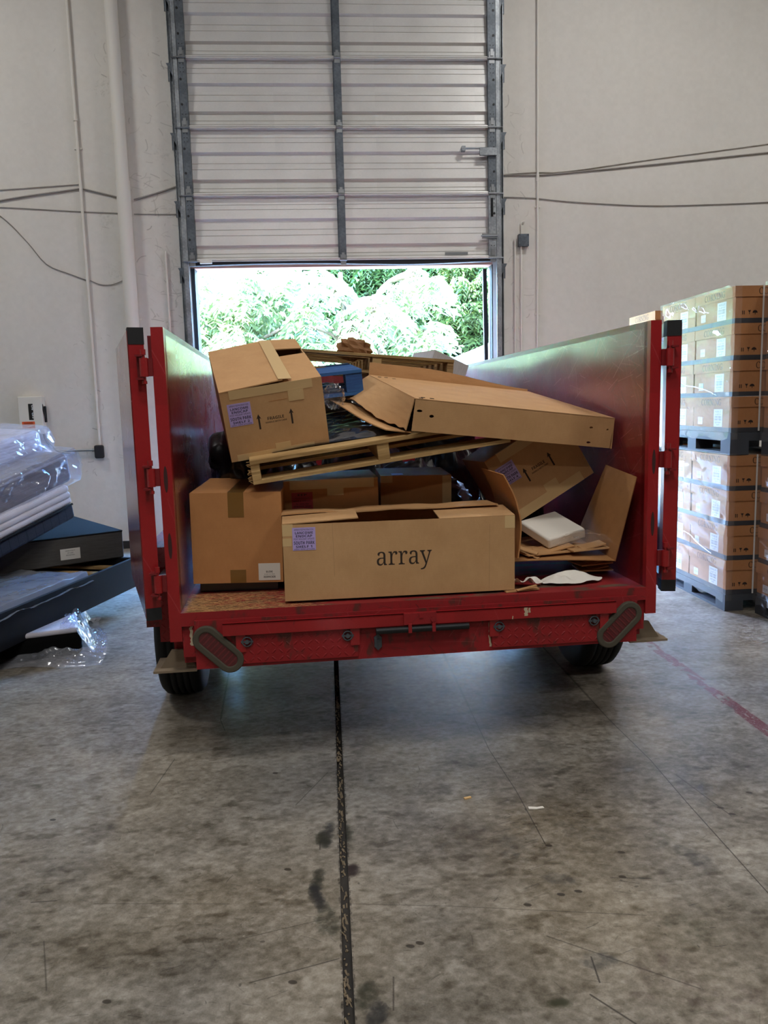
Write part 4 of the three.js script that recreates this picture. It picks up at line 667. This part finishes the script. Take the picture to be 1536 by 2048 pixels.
{ // one bag at the left side; the others added to block light in the load
  const bm = phys({ color: 0x0a0a0c, roughness: 0.3, clearcoat: 0.4 });
  const bag = (label, pos, r, s, seed) => { const o = one('black_bag_or_filler', warp(crumple(r, ...s, 0.25, 3.5, seed, 28), (v) => { v.y = Math.max(v.y, -r * 0.75 * s[1]); }), bm, label, 'bag'); pose(o, pos); };
  bag('black refuse bag against the left side, behind the tipped carton', [-0.79, 1.3, -1.1], 0.28, [0.75, 0.8, 0.9], 3);
  bag('added black filler bag in the middle of the load behind the cartons', [0.2, 0.96, -1.32], 0.3, [1.1, 0.95, 0.9], 7);
  bag('added black filler bag at the right behind the standing carton', [0.78, 0.93, -1.32], 0.27, [0.8, 0.95, 0.9], 17);
  bag('added black filler bag low on the bed behind the red-sticker carton', [-0.5, 0.95, -1.78], 0.33, [1.05, 0.85, 0.8], 12);
  bag('added black filler bag behind the big tray', [0.4, 1.42, -1.85], 0.28, [1.1, 0.75, 0.7], 41);
  bag('added black filler bag deep in the bed at the left, near the front wall', [-0.66, 1.03, -3.15], 0.34, [1.0, 1.15, 0.9], 51);
  bag('added black filler bag deep in the bed at the centre, near the front wall', [0.05, 1.05, -3.0], 0.35, [1.0, 1.2, 0.9], 57);
  bag('added black filler bag deep in the bed at the right, near the front wall', [0.69, 1.02, -2.75], 0.32, [0.95, 1.2, 0.9], 63);
  bag('added black filler bag holding up the weathered pallet', [-0.32, 1.45, -2.35], 0.36, [1.1, 0.8, 0.9], 23);
}
// scraps on the floor
one('wood_chip', rot(box(0.03, 0.005, 0.012), 0, 0.3).translate(0.512, 0.003, -2.939), std({ color: 0xd8b27a, roughness: 0.9 }), 'tiny yellowish wood chip on the floor behind the trailer', 'scrap');
one('paper_scrap', extrude([[-0.03, -0.006], [0.0, -0.01], [0.032, -0.004], [0.028, 0.008], [0.005, 0.004], [-0.028, 0.012]], 0.003).rotateX(-Math.PI / 2).translate(0.763, 0.003, -2.829), M.paper, 'small white paper scrap on the floor behind the trailer', 'scrap');

// ------------------------------------------------------------------ mattresses left of the trailer
const wpose = (o, p, yaw, pitch, roll) => pose(o, p, yaw, pitch, roll, false);
M.ticking = std({ map: tex(paint(512, 256, (i, j) => { const k = (fbm(i / 8, j / 4, 3) - 0.5) * 26 + (fbm(i / 60, j / 40, 3) - 0.5) * 40, q = (j % 64 < 4 ? -30 : 0); return [206 + k + q, 203 + k + q, 212 + k + q]; }), { rep: [2, 4] }), roughness: 0.9 });
M.navy = phys({ map: tex(paint(256, 256, (i, j) => { const k = (fbm(i / 6, j / 6, 3) - 0.5) * 24 + (i % 42 < 3 ? -14 : 0); return [46 + k, 50 + k, 62 + k]; }), { rep: [3, 3] }), roughness: 0.9, specularIntensity: 0.3 });
M.charcoal = std({ map: tex(paint(256, 256, (i, j) => { const k = (vn(i / 1.5, j / 1.5) - 0.5) * 12 + (fbm(i / 40, j / 30, 3) - 0.5) * 12; return [74 + k, 72 + k, 70 + k]; }), { rep: [3, 3] }), roughness: 0.95 });
M.darkCloth = phys({ map: M.charcoal.map, color: 0x3c3d42, roughness: 0.95, specularIntensity: 0.25 });
M.greyTicking = std({ map: M.ticking.map, color: 0x8e9098, roughness: 0.9 });
M.blackRail = phys({ color: 0x17181b, roughness: 0.8, specularIntensity: 0.3 });
M.greyFilm = phys({ color: 0x8b8f96, transmission: 0.35, thickness: 0, roughness: 0.25, side: THREE.DoubleSide });
// a slab with soft corners; its front face lies on z = 0, its base on y = 0, its right end at x = 0 and its left end at x = -w
const slabGeo = (w, h, d, r, n = 6) => new RoundedBoxGeometry(w, h, d, n, r).translate(-w / 2, h / 2, -d / 2);
function bagged(t, w, h, d, seed) {                        // loose clear cover: wrinkled most along the sides, gathered at the end
  const shell = (name, f, nu, nv) => add(name, sheet(f, nu, nv), M.filmDull, t);
  const wr = (a, b, k) => Math.abs(vn(a * 9 + seed + b * 3, b * 5 + seed) - 0.5) * k + (vn(a * 26, b * 14 + seed) - 0.5) * k * 0.5;
  shell('plastic_cover_front', (u, v) => { const x = 0.05 - u * w, y = -0.01 + v * (h + 0.02); const fold = Math.pow(Math.abs(vn(x * 8 + 2.5 * vn(x * 3, y * 7) + seed, y * 3) - 0.5) * 2, 0.7); return [x, y, 0.012 + (0.05 * fold + wr(x * 1.6 + y * 1.2, y * 3, 0.02)) * Math.pow(Math.sin(v * 3.1), 0.6)]; }, 160, 36);
  shell('plastic_cover_top', (u, v) => { const x = 0.05 - u * w, z = 0.012 - v * (d * 0.8); return [x, h + 0.012 + wr(x * 0.8, z * 1.2, 0.02) - 0.01 * smooth(0.1, 0, v), z]; }, 120, 60);
  shell('plastic_cover_end', (u, v) => { const z = 0.012 - u * d * 0.8, y = -0.01 + v * (h + 0.02); return [0.05 - w - 0.03 * Math.sin(v * 3.1) - wr(z * 2, y * 6, 0.05) * Math.sin(v * 3.1), y, z]; }, 80, 24);
  shell('plastic_cover_end', (u, v) => { const z = 0.012 - u * d * 0.8, y = -0.01 + v * (h + 0.02); return [0.05 + 0.045 * Math.sin(v * 3.1) + wr(z * 2, y * 6, 0.05) * Math.sin(v * 3.1), y, z]; }, 80, 24);
}
const MYAW = 1.15, MROLL = 0.25;
{
  const place = (t, x, y, z, pitch = 0.06, roll = MROLL) => wpose(t, [x, y, z], MYAW, pitch, roll);
  const m3 = thing('mattress', 'bare mattress with white quilted top and navy border under the bagged ones', 'mattress', 'mattresses in the pile');
  place(m3, -1.97, 0.775, -6.18, 0.05, 0.235);
  add('navy_border', warp(slabGeo(1.5, 0.125, 1.4, 0.03), (v) => { v.z += 0.006 * Math.sin(v.x * 38) * (v.z > -0.2 ? 1 : 0); }), M.navy, m3);
  for (let k = 0; k < 3; k++) add('pillow_top', warp(slabGeo(1.49, 0.06, 1.39, 0.028).translate(0, 0.122 + k * 0.048, -0.004), (v) => { v.z += 0.008 * vn(v.x * 14, k * 9); }), M.ticking, m3);
  add('piping', cyl(0.009, 1.46, -0.75, 0.124, 0.006, 'x', 8), M.blackRail, m3);
  const m2 = thing('mattress', 'mattress in shiny crinkled plastic, second from the top of the pile', 'mattress', 'mattresses in the pile');
  place(m2, -1.985, 1.06, -6.25, 0.06);
  add('mattress_body', slabGeo(1.5, 0.24, 1.4, 0.05), M.greyTicking, m2); bagged(m2, 1.55, 0.245, 1.4, 3);
  add('seam', cyl(0.008, 1.5, -0.72, 0.225, 0.03, 'x', 8), M.filmDull, m2);
  const m1 = thing('mattress', 'topmost mattress of the pile, in a clear plastic bag below the switch box', 'mattress', 'mattresses in the pile');
  place(m1, -2.22, 1.27, -6.35, 0.05, 0.2);
  add('mattress_body', slabGeo(1.4, 0.2, 1.2, 0.05), M.ticking, m1); bagged(m1, 1.45, 0.205, 1.2, 17);
  const m4 = thing('box_spring', 'charcoal fabric box spring with a small white tag, under the mattresses', 'box spring');
  wpose(m4, [-1.676, 0.418, -6.363], 0.608, 0.0, 0.0);
  add('fabric_side', slabGeo(1.35, 0.215, 1.75, 0.012, 3), M.charcoal, m4);
  add('dust_cover', slabGeo(1.33, 0.008, 1.73, 0.003, 2).translate(-0.01, 0.213, -0.01), M.darkCloth, m4);
  add('edge_piping', [cyl(0.007, 1.34, -0.675, 0.215, -0.003, 'x', 8), cyl(0.007, 1.74, -0.005, 0.215, -0.875, 'z', 8)], M.blackRail, m4);
  const tg = stickerMap('#d8d6d0', '#4a4844', [['UNDER PENALTY', 0.2, 26, 0.5, ''], ['OF LAW', 0.4, 26, 0.3, ''], ['NEW MATERIAL', 0.6, 26, 0.45, '']], 256, 160);
  add('tag', plaque(0.15, 0.085, -0.42, 0.085, 0.001), tg, m4);
  const bs = thing('bed_foundation', 'black slatted bed foundation resting on the lowest mattress', 'bed frame');
  wpose(bs, [-1.572, 0.185, -6.342], 1.271, 0.0, 0.028);
  const L = 1.9, D = 1.35, H = 0.232;
  add('long_rail', lim(-L, 0, 0, H, -0.03, 0), M.blackRail, bs); add('long_rail', lim(-L, 0, 0, H, -D, -D + 0.03), M.blackRail, bs);
  add('end_rail', lim(-0.03, 0, 0, H, -D + 0.03, -0.03), M.blackRail, bs); add('end_rail', lim(-L, -L + 0.03, 0, H, -D + 0.03, -0.03), M.blackRail, bs);
  for (let k = 0; k < 9; k++) add('slat', lim(-0.12 - k * 0.205, -0.19 - k * 0.205, H - 0.06, H - 0.042, -D + 0.03, -0.03), k % 2 ? M.wood : M.wood2, bs);
  add('base_cloth', lim(-L + 0.04, -0.04, 0.002, 0.006, -D + 0.04, -0.04), M.blackRail, bs);
  const bm = thing('mattress', 'lowest dark mattress on the floor under the black bed foundation', 'mattress', 'mattresses in the pile');
  wpose(bm, [-1.66, 0.002, -5.12], 0.33, 0, 0);
  add('mattress_body', slabGeo(1.5, 0.15, 1.4, 0.04), M.darkCloth, bm);
  add('pale_top', warp(slabGeo(1.47, 0.035, 1.36, 0.016).translate(-0.015, 0.145, -0.01), (v) => { v.y += 0.006 * vn(v.x * 9, v.z * 9); }), M.ticking, bm);
  one('plastic_sheet', sheet((u, v) => { const s = v * 0.95, o = -0.1 + u * 0.26 + 0.05 * (vn(v * 7, 3) - 0.5), y = Math.max(0.006, 0.205 * (1 - smooth(0.25, 0.8, u)) + 0.05 * (fbm(u * 9 + 3, v * 14, 3) - 0.4)); return [-1.66 - 0.32 * s + o * 0.95, y, -5.1 - 0.95 * s - o * 0.3]; }, 40, 70), M.filmDull, 'clear plastic hanging off the lowest mattress onto the floor', 'plastic sheet');
  one('plastic_sheet', sheet((u, v) => { const x = -1.47 - u * 0.9, z = -4.88 + 0.03 * Math.sin(u * 9) - v * 0.17; return [x, 0.006 + 0.06 * Math.pow(v, 1.5) + 0.03 * fbm(u * 18, v * 5, 3) * smooth(0, 0.3, v), z + 0.02 * vn(u * 20, v)]; }, 90, 16), M.filmDull, 'rumpled clear plastic along the floor in front of the mattress pile', 'plastic sheet');
  one('plastic_sheet', sheet((u, v) => { const p = new THREE.Vector3(-0.62 - u * 1.1, 0.245 + 0.03 * fbm(u * 8, v * 8, 3), 0.02 - v * 0.75); if (v < 0.06) p.y -= 0.06; p.applyEuler(new THREE.Euler(0, 1.271, 0.028, 'YXZ')).add(new THREE.Vector3(-1.572, 0.185, -6.342)); return [p.x, p.y, p.z]; }, 50, 40), M.greyFilm, 'clear plastic spread over the near end of the black bed foundation', 'plastic sheet');
}

// ------------------------------------------------------------------ wrapped pallet loads right of the trailer
M.darkPallet = std({ color: 0x3d4046, roughness: 0.65 });
M.kraftRosy = std({ map: M.kraft.map, color: 0xe6cdbd, roughness: 0.78 });
M.separator = std({ color: 0x35363b, roughness: 0.6 });
const corningMap = (w, h, text, x, size) => printed(w, h, (g, W, H) => { g.globalAlpha = 0.85; g.textAlign = 'center'; g.font = Math.round(H * size) + 'px serif'; const m = g.measureText(text).width; g.save(); g.translate(W * x, H * 0.5); g.scale(W * 0.52 / m, 1); g.fillText(text, 0, 0); g.restore(); g.globalAlpha = 1; }, 512, 0xe6cdbd);
const BX = 0.5, BZ = 0.598, LH = 0.075;                     // carton: x, z and lid height
const lidSide = corningMap(BZ, LH, 'CORNING', 0.5, 0.86), lidFront = corningMap(BX, LH, 'CORNING', 0.6, 0.86);
const baseFront = printed(BX, 0.16, (g, W, H) => { const u = H * 0.055; g.fillRect(W * 0.1, H * 0.68, u * 0.7, u * 3); g.fillRect(W * 0.1 + u * 1.4, H * 0.68, u * 0.7, u * 3); g.beginPath(); g.moveTo(W * 0.185, H * 0.66); g.lineTo(W * 0.23, H * 0.66); g.lineTo(W * 0.215, H * 0.75); g.lineTo(W * 0.2, H * 0.75); g.fill(); g.fillRect(W * 0.204, H * 0.75, u * 0.5, u * 1.6); g.beginPath(); g.arc(W * 0.29, H * 0.78, u * 2.1, Math.PI, 0); g.fill(); g.fillRect(W * 0.287, H * 0.78, u * 0.5, u * 1.3); }, 512, 0xe6cdbd);
const slip = stickerMap('#dcd8d4', '#55504c', [['PACKING LIST', 0.14, 34, 0.7, ''], ['lot  4471  00', 0.3, 30, 0.6, ''], ['II III I II IIII I', 0.52, 70, 0.74], ['qty 24 / layer 4', 0.74, 30, 0.66, ''], ['recv 07', 0.88, 26, 0.34, '']], 192, 224);
const cartonProto = new THREE.Group();                      // front-left-bottom corner at the origin, running to +x and -z
{
  const h = 0.222, k = M.kraftRosy;
  add('carton_base', lim(0.008, BX - 0.008, 0, h - LH + 0.01, -BZ + 0.008, -0.008), [k, k, k, k, baseFront, k], cartonProto);
  add('carton_lid', lim(0, BX, h - LH, h, -BZ, 0), [k, lidSide, k, k, lidFront, k], cartonProto);
  const st = new THREE.BoxGeometry(0.001, 0.13, 0.13).translate(0.0074, 0.068, -0.2); add('packing_slip', st, slip, cartonProto);
  add('barcode_slip', new THREE.BoxGeometry(0.001, 0.055, 0.07).translate(0.0074, 0.045, -0.48), slip, cartonProto);
}
const ordinals = ['bottom', 'second', 'third', 'top'];
function plasticPallet(label, x, y, z, w, d, h) {
  const t = thing('plastic_pallet', label, 'pallet', 'plastic pallets'); t.position.set(x, y, z);
  add('deck', lim(0, w, h * 0.62, h, -d, 0), M.darkPallet, t);
  for (const px of [0.0, w - 0.14]) for (const pz of [0, -d / 2 + 0.07, -d + 0.14]) add('block', lim(px, px + 0.14, 0.02, h * 0.62, pz - 0.14, pz), M.darkPallet, t);
  for (const px of [0.0, w - 0.14]) add('runner', lim(px, px + 0.14, 0, 0.02, -d, 0), M.darkPallet, t);
}
function wrapLoad(label, x, y, z, d, h, w, seed) {           // stretch film drawn round the left and front-left of a load
  const n = (a, b) => 0.016 * Math.abs(vn(a * 5 + b * 4 + seed, b * 9 - a * 2) - 0.5) + 0.004 * vn(a * 22, b * 40 + seed) + 0.012 * Math.pow(vn(a * 3 - b * 11 + seed, b * 3 + a * 2), 2);
  const t = thing('stretch_wrap', label, 'plastic wrap', 'stretch wrap on pallet loads'); t.position.set(x, y, z);
  add('side_film', sheet((u, v) => [-0.012 - n(u * d, v * h), -0.05 + v * (h + 0.06) + (v < 0.02 ? 0.03 * (vn(u * 11, seed) - 0.5) : 0), 0.006 - u * d], 90, 90), M.film, t);
  add('corner_film', sheet((u, v) => [-0.012 + u * 0.06, -0.05 + v * (h + 0.06), 0.01 + 0.004 * vn(v * 30, u * 4 + seed) - 0.006 * u], 8, 70), M.film, t);
  add('film_twist', tube(Array.from({ length: 8 }, (_, k) => [-0.022 - 0.01 * vn(k, seed), h * 0.25 + k * 0.02 + 0.05 * vn(k * 0.7, seed + 3), -d * (0.15 + k * 0.1)]), 0.006, 40, 5), M.film, t);
  return t;
}
function strap(label, x, y0, y1, z) { one('white_strap', lim(x, x + 0.012, y0, y1, z + 0.004, z + 0.006), std({ color: 0xe4e0da, roughness: 0.5 }), label, 'strap'); }
const LAYER = 0.2575;
function load(where, x, z, rows, stackLevels, skip = () => false) {
  for (const [lev, py] of stackLevels) {
    const y0 = py;
    for (let k = 0; k < 4; k++) {
      const y = y0 + k * LAYER;
      const sep = one('separator_tray', lim(x + 0.006, x + BX - 0.006, y, y + 0.034, z - rows * 0.6 + 0.006, z - 0.006), M.separator, 'dark tray under the ' + ordinals[k] + ' layer of the ' + lev + ' load, ' + where, 'tray', 'separator trays');
      for (let r = 0; r < rows; r++) {
        const c = cartonProto.clone(); c.name = numbered('lidded_carton'); scene.add(c);
        const rr = R2(k * 31 + r * 7 + Math.round(x * 100) + (lev === 'upper' ? 500 : 0));
        c.position.set(x + (rr() - 0.5) * 0.008, y + 0.034, z - r * 0.6 - 0.001);
        c.userData = { label: (rows > 1 ? (r ? 'rear' : 'front') + ' lidded kraft carton, ' : 'lidded kraft carton, ') + ordinals[k] + ' layer of the ' + lev + ' load, ' + where, category: 'cardboard box', group: 'lidded cartons on the pallet loads' };
      }
    }
  }
}
const SX = 2.895, SZ = -5.457;
plasticPallet('dark plastic pallet on the floor under the wrapped load beside the trailer', SX, 0, SZ, 0.52, 1.2, 0.125);
plasticPallet('dark plastic pallet between lower and upper wrapped loads beside the trailer', SX, 0.125 + 4 * LAYER + 0.005, SZ, 0.52, 1.2, 0.16);
load('stack beside trailer', SX, SZ, 2, [['lower', 0.126], ['upper', 0.125 + 4 * LAYER + 0.166]]);
wrapLoad('clear film round the lower load beside the trailer', SX, 0.13, SZ, 1.2, 4 * LAYER, 0.5, 2);
wrapLoad('clear film round the upper load beside the trailer', SX, 0.29 + 4 * LAYER, SZ, 1.2, 4 * LAYER, 0.5, 9);
strap('white strap down the lower load beside the trailer', SX + 0.2, 0.13, 0.13 + 4 * LAYER, SZ);
strap('white strap down the upper load beside the trailer', SX + 0.2, 0.3 + 4 * LAYER, 0.3 + 8 * LAYER, SZ);
const S2X = 3.085, S2Z = -4.78;
plasticPallet('dark plastic pallet on the floor under the rightmost load', S2X, 0, S2Z, 0.52, 0.6, 0.125);
plasticPallet('dark plastic pallet between the rightmost loads', S2X, 0.125 + 4 * LAYER + 0.005, S2Z, 0.52, 0.6, 0.16);
load('rightmost stack', S2X, S2Z, 1, [['lower', 0.126], ['upper', 0.125 + 4 * LAYER + 0.166]]);
wrapLoad('clear film round the lower load of the rightmost stack', S2X, 0.13, S2Z, 0.6, 4 * LAYER, 0.5, 21);
wrapLoad('clear film round the upper load of the rightmost stack', S2X, 0.29 + 4 * LAYER, S2Z, 0.6, 4 * LAYER, 0.5, 27);
const S3X = 2.93, S3Z = -6.9;
plasticPallet('dark plastic pallet on the floor under the rear load', S3X, 0, S3Z, 0.52, 0.6, 0.125);
plasticPallet('dark plastic pallet between the rear loads', S3X, 0.125 + 4 * LAYER + 0.005, S3Z, 0.52, 0.6, 0.16);
load('stack behind the gate', S3X, S3Z, 1, [['lower', 0.126], ['upper', 0.125 + 4 * LAYER + 0.166]]);

// ------------------------------------------------------------------ outdoors: yard, trees, sloping wall
{
  const yard = struct('ground_outside', lim(-40, 40, -0.2, -0.02, -60, ROOM.z0 - 0.2), std({ map: tex(paint(256, 256, (i, j) => { const k = (fbm(i / 10, j / 10, 4) - 0.5) * 40; return [150 + k, 147 + k, 140 + k]; }), { rep: [0.5, 0.5] }), roughness: 0.9 }));
  const addedBankMap = tex(paint(512, 512, (i, j) => { const k = (fbm(i / 9, j / 9, 5) - 0.5) * 40, g = smooth(0.45, 0.6, fbm(i / 40 + 3, j / 40, 4)); return [lerp(62, 40, g) + k, lerp(54, 58, g) + k, lerp(36, 26, g) + k * 0.7]; }), { rep: [0.4, 0.4] });
  struct('added_bank_outside', warp(new THREE.PlaneGeometry(80, 30, 160, 60).rotateX(-Math.PI / 2).translate(0, 0, -30.5), (v) => { v.y = 3.4 * smooth(-15.6, -23, v.z) - 0.04 + (fbm(v.x * 0.9, v.z * 0.9, 4) - 0.5) * 0.7 * smooth(-15.6, -17, v.z); }), std({ map: addedBankMap, roughness: 1 }));  // added bank, hides the bright horizon so it cannot light the floor
  const wl = extrude([[0, 0], [7, 0], [7, 4.6], [0.9, 2.3], [0, 1.95]], 0.3).translate(1.15, 0, -14.6); one('sloping_wall', wl, std({ color: 0xe8e6e0, roughness: 0.9 }), 'sunlit white sloping wall outside at the right of the doorway', 'wall');
}
// a spray of drooping feather leaves at a twig's end: six leaves of leaflets round it
function sprayGeo(seed, nLeaf, nPair, len, lw) {
  const r = R2(seed), p = [], ix = [], nm = [];
  for (let l = 0; l < nLeaf; l++) {
    const a = l / nLeaf * 6.283 + r() * 0.7, up = 0.5 - r() * 0.7, L = len * (0.7 + 0.5 * r());
    const at = (s) => [Math.cos(a) * L * s * 0.75, L * (up * s - 0.85 * s * s), Math.sin(a) * L * s * 0.75];
    for (let k = 1; k <= nPair; k++) for (const sd of [-1, 1]) {
      const s = k / nPair, b = at(s), q = at(Math.min(1, s + 0.1)), tang = [q[0] - b[0], q[1] - b[1], q[2] - b[2]];
      const ll = lw * (1.1 - 0.4 * Math.abs(s - 0.5)), sx = -Math.sin(a) * sd, sz = Math.cos(a) * sd, dr = -0.25 - r() * 0.5;
      const d = [sx * 0.8 + Math.cos(a) * 0.45, dr, sz * 0.8 + Math.sin(a) * 0.45], dl = Math.hypot(...d), e = d.map((x) => x / dl * ll), w = [Math.cos(a) * ll * 0.17, 0.1 * ll, Math.sin(a) * ll * 0.17];
      const n0 = p.length / 3;
      p.push(...b, b[0] + e[0] * 0.45 + w[0], b[1] + e[1] * 0.45 + w[1], b[2] + e[2] * 0.45 + w[2], b[0] + e[0], b[1] + e[1] - ll * 0.1, b[2] + e[2], b[0] + e[0] * 0.45 - w[0], b[1] + e[1] * 0.45 - w[1] * 0.3, b[2] + e[2] * 0.45 - w[2]);
      ix.push(n0, n0 + 1, n0 + 2, n0, n0 + 2, n0 + 3);
    }
  }
  const g = new THREE.BufferGeometry(); g.setAttribute('position', new THREE.Float32BufferAttribute(p, 3)); g.setIndex(ix); g.computeVertexNormals(); return g;
}
const featherLeaf = sprayGeo(5, 7, 7, 0.5, 0.15), featherLeaf2 = sprayGeo(15, 8, 6, 0.42, 0.13), smallLeaf = sprayGeo(8, 8, 4, 0.26, 0.12);
M.leafPale = phys({ color: 0xffffff, roughness: 0.5, transmission: 0.35, thickness: 0, side: THREE.DoubleSide });
M.bark = std({ map: tex(paint(128, 256, (i, j) => { const k = (fbm(i / 6, j / 26, 4) - 0.5) * 70; return [98 + k, 82 + k, 66 + k]; }), { rep: [2, 1] }), roughness: 0.95 });
function tree(name, label, x, z, h, crown, n, geo, tint, seed, scale) {   // crown: list of [dx, y, dz, rx, ry, rz]
  const t = thing(name, label, 'tree', 'trees outside the doorway'); t.position.set(x, 0, z);
  const r = R2(seed), tr = [];
  add('trunk', tube([[0, -0.1, 0], [0.1 * r(), h * 0.3, 0.05], [-0.1, h * 0.6, 0.1], [0.1, h * 0.85, 0]], 0.12, 16, 8), M.bark, t);
  for (const [dx, y, dz, rx, ry, rz] of crown) for (let k = 0; k < 3; k++) tr.push(tube([[0, h * 0.35 + r(), 0], [dx * 0.5, y - ry * 0.3, dz * 0.5], [dx + (r() - 0.5) * rx, y + (r() - 0.3) * ry, dz + (r() - 0.5) * rz]], 0.025 + 0.02 * r(), 14, 5));
  add('branches', mergeGeometries(tr), M.bark, t);
  const f = shade(new THREE.InstancedMesh(geo, M.leafPale, n)); f.name = 'foliage'; f.userData = { kind: 'stuff' }; t.add(f);
  const m = new THREE.Matrix4(), q = new THREE.Quaternion(), e = new THREE.Euler(), c = new THREE.Color();
  for (let k = 0; k < n; k++) {
    const cr = crown[k % crown.length], th = r() * 6.283, ph = Math.acos(2 * r() - 1), rr = Math.pow(r(), 0.4);
    const v = new THREE.Vector3(cr[0] + Math.cos(th) * Math.sin(ph) * rr * cr[3], cr[1] + Math.cos(ph) * rr * cr[4], cr[2] + Math.sin(th) * Math.sin(ph) * rr * cr[5]);
    e.set((r() - 0.5) * 0.7, r() * 6.283, (r() - 0.5) * 0.7); q.setFromEuler(e); const s = scale * (0.7 + 0.6 * r());
    m.compose(v, q, new THREE.Vector3(s, s, s)); f.setMatrixAt(k, m);
    const b = 0.75 + 0.5 * r(); f.setColorAt(k, c.setRGB(tint[0] * b, tint[1] * b, tint[2] * b));
  }
  return t;
}
const PALE = [0.34, 0.41, 0.2], MIDG = [0.05, 0.1, 0.016], DARKG = [0.024, 0.048, 0.008], YEL = [0.085, 0.125, 0.02];
tree('feather_leaved_tree', 'pale feather-leaved tree filling the left of the doorway', -1.9, -15.2, 3.8, [[-0.4, 3.1, 0, 1.2, 0.7, 1], [0.8, 3.8, 0.3, 1.1, 0.6, 1], [-0.9, 3.8, 0, 1.0, 0.6, 1], [0.6, 2.7, 0.6, 1.1, 0.5, 0.8]], 150, featherLeaf, PALE, 3, 1.15);
tree('feather_leaved_tree', 'pale feather-leaved tree drooping in the middle of the doorway', 0.55, -14.6, 3.6, [[-0.6, 2.9, 0.3, 0.8, 0.45, 0.7], [0.5, 3.2, 0.2, 0.8, 0.4, 0.7], [-0.4, 3.7, 0, 1.0, 0.4, 0.8], [1.3, 2.85, 0, 0.4, 0.2, 0.3], [1.1, 3.8, 0, 0.6, 0.3, 0.4]], 56, featherLeaf, PALE, 7, 1.15);
tree('green_tree', 'mid green tree behind the drooping pale one', 1.2, -18.2, 4.8, [[-1.5, 3.3, 0, 1.8, 1.3, 1], [1.0, 3.3, 0, 1.8, 1.3, 1], [0.2, 4.9, 0, 2.2, 0.9, 1.2]], 1000, featherLeaf2, MIDG, 11, 1.1);
tree('green_tree', 'yellow-green twiggy tree at the right of the doorway', 3.9, -17.2, 4.8, [[0, 3.4, 0, 1.3, 1.1, 1], [0.6, 4.3, 0, 1.4, 0.8, 1], [-0.7, 4.0, 0.2, 1, 0.9, 1]], 620, smallLeaf, YEL, 13, 1.1);
tree('green_tree', 'deep green tree behind the left pale tree', -2.8, -18.6, 4.8, [[0, 3.4, 0, 2.4, 1.4, 1], [1, 4.9, 0, 2.2, 0.9, 1], [-1.8, 4.2, 0, 2, 1.1, 1]], 1000, featherLeaf2, MIDG, 17, 1.1);
tree('dark_tree', 'dark ivy-green tree far behind the right of the doorway', 5.2, -21.5, 6, [[0, 3.7, 0, 2.8, 2.8, 1], [-2.6, 3.6, 0, 2.6, 2.8, 1]], 2400, smallLeaf, DARKG, 19, 1.8);
tree('dark_tree', 'dark ivy-green tree far behind the middle of the doorway', -0.3, -21.8, 6, [[0, 3.7, 0, 2.8, 2.8, 1], [-2.4, 3.6, 0, 2.6, 2.8, 1]], 2400, smallLeaf, DARKG, 23, 1.8);
tree('dark_tree', 'dark ivy-green tree far behind the left of the doorway', -5.6, -21.8, 6, [[0, 3.7, 0, 2.8, 2.8, 1], [-2.4, 3.5, 0, 2.6, 2.8, 1]], 2200, smallLeaf, DARKG, 29, 1.8);

renderer.render(scene, camera);
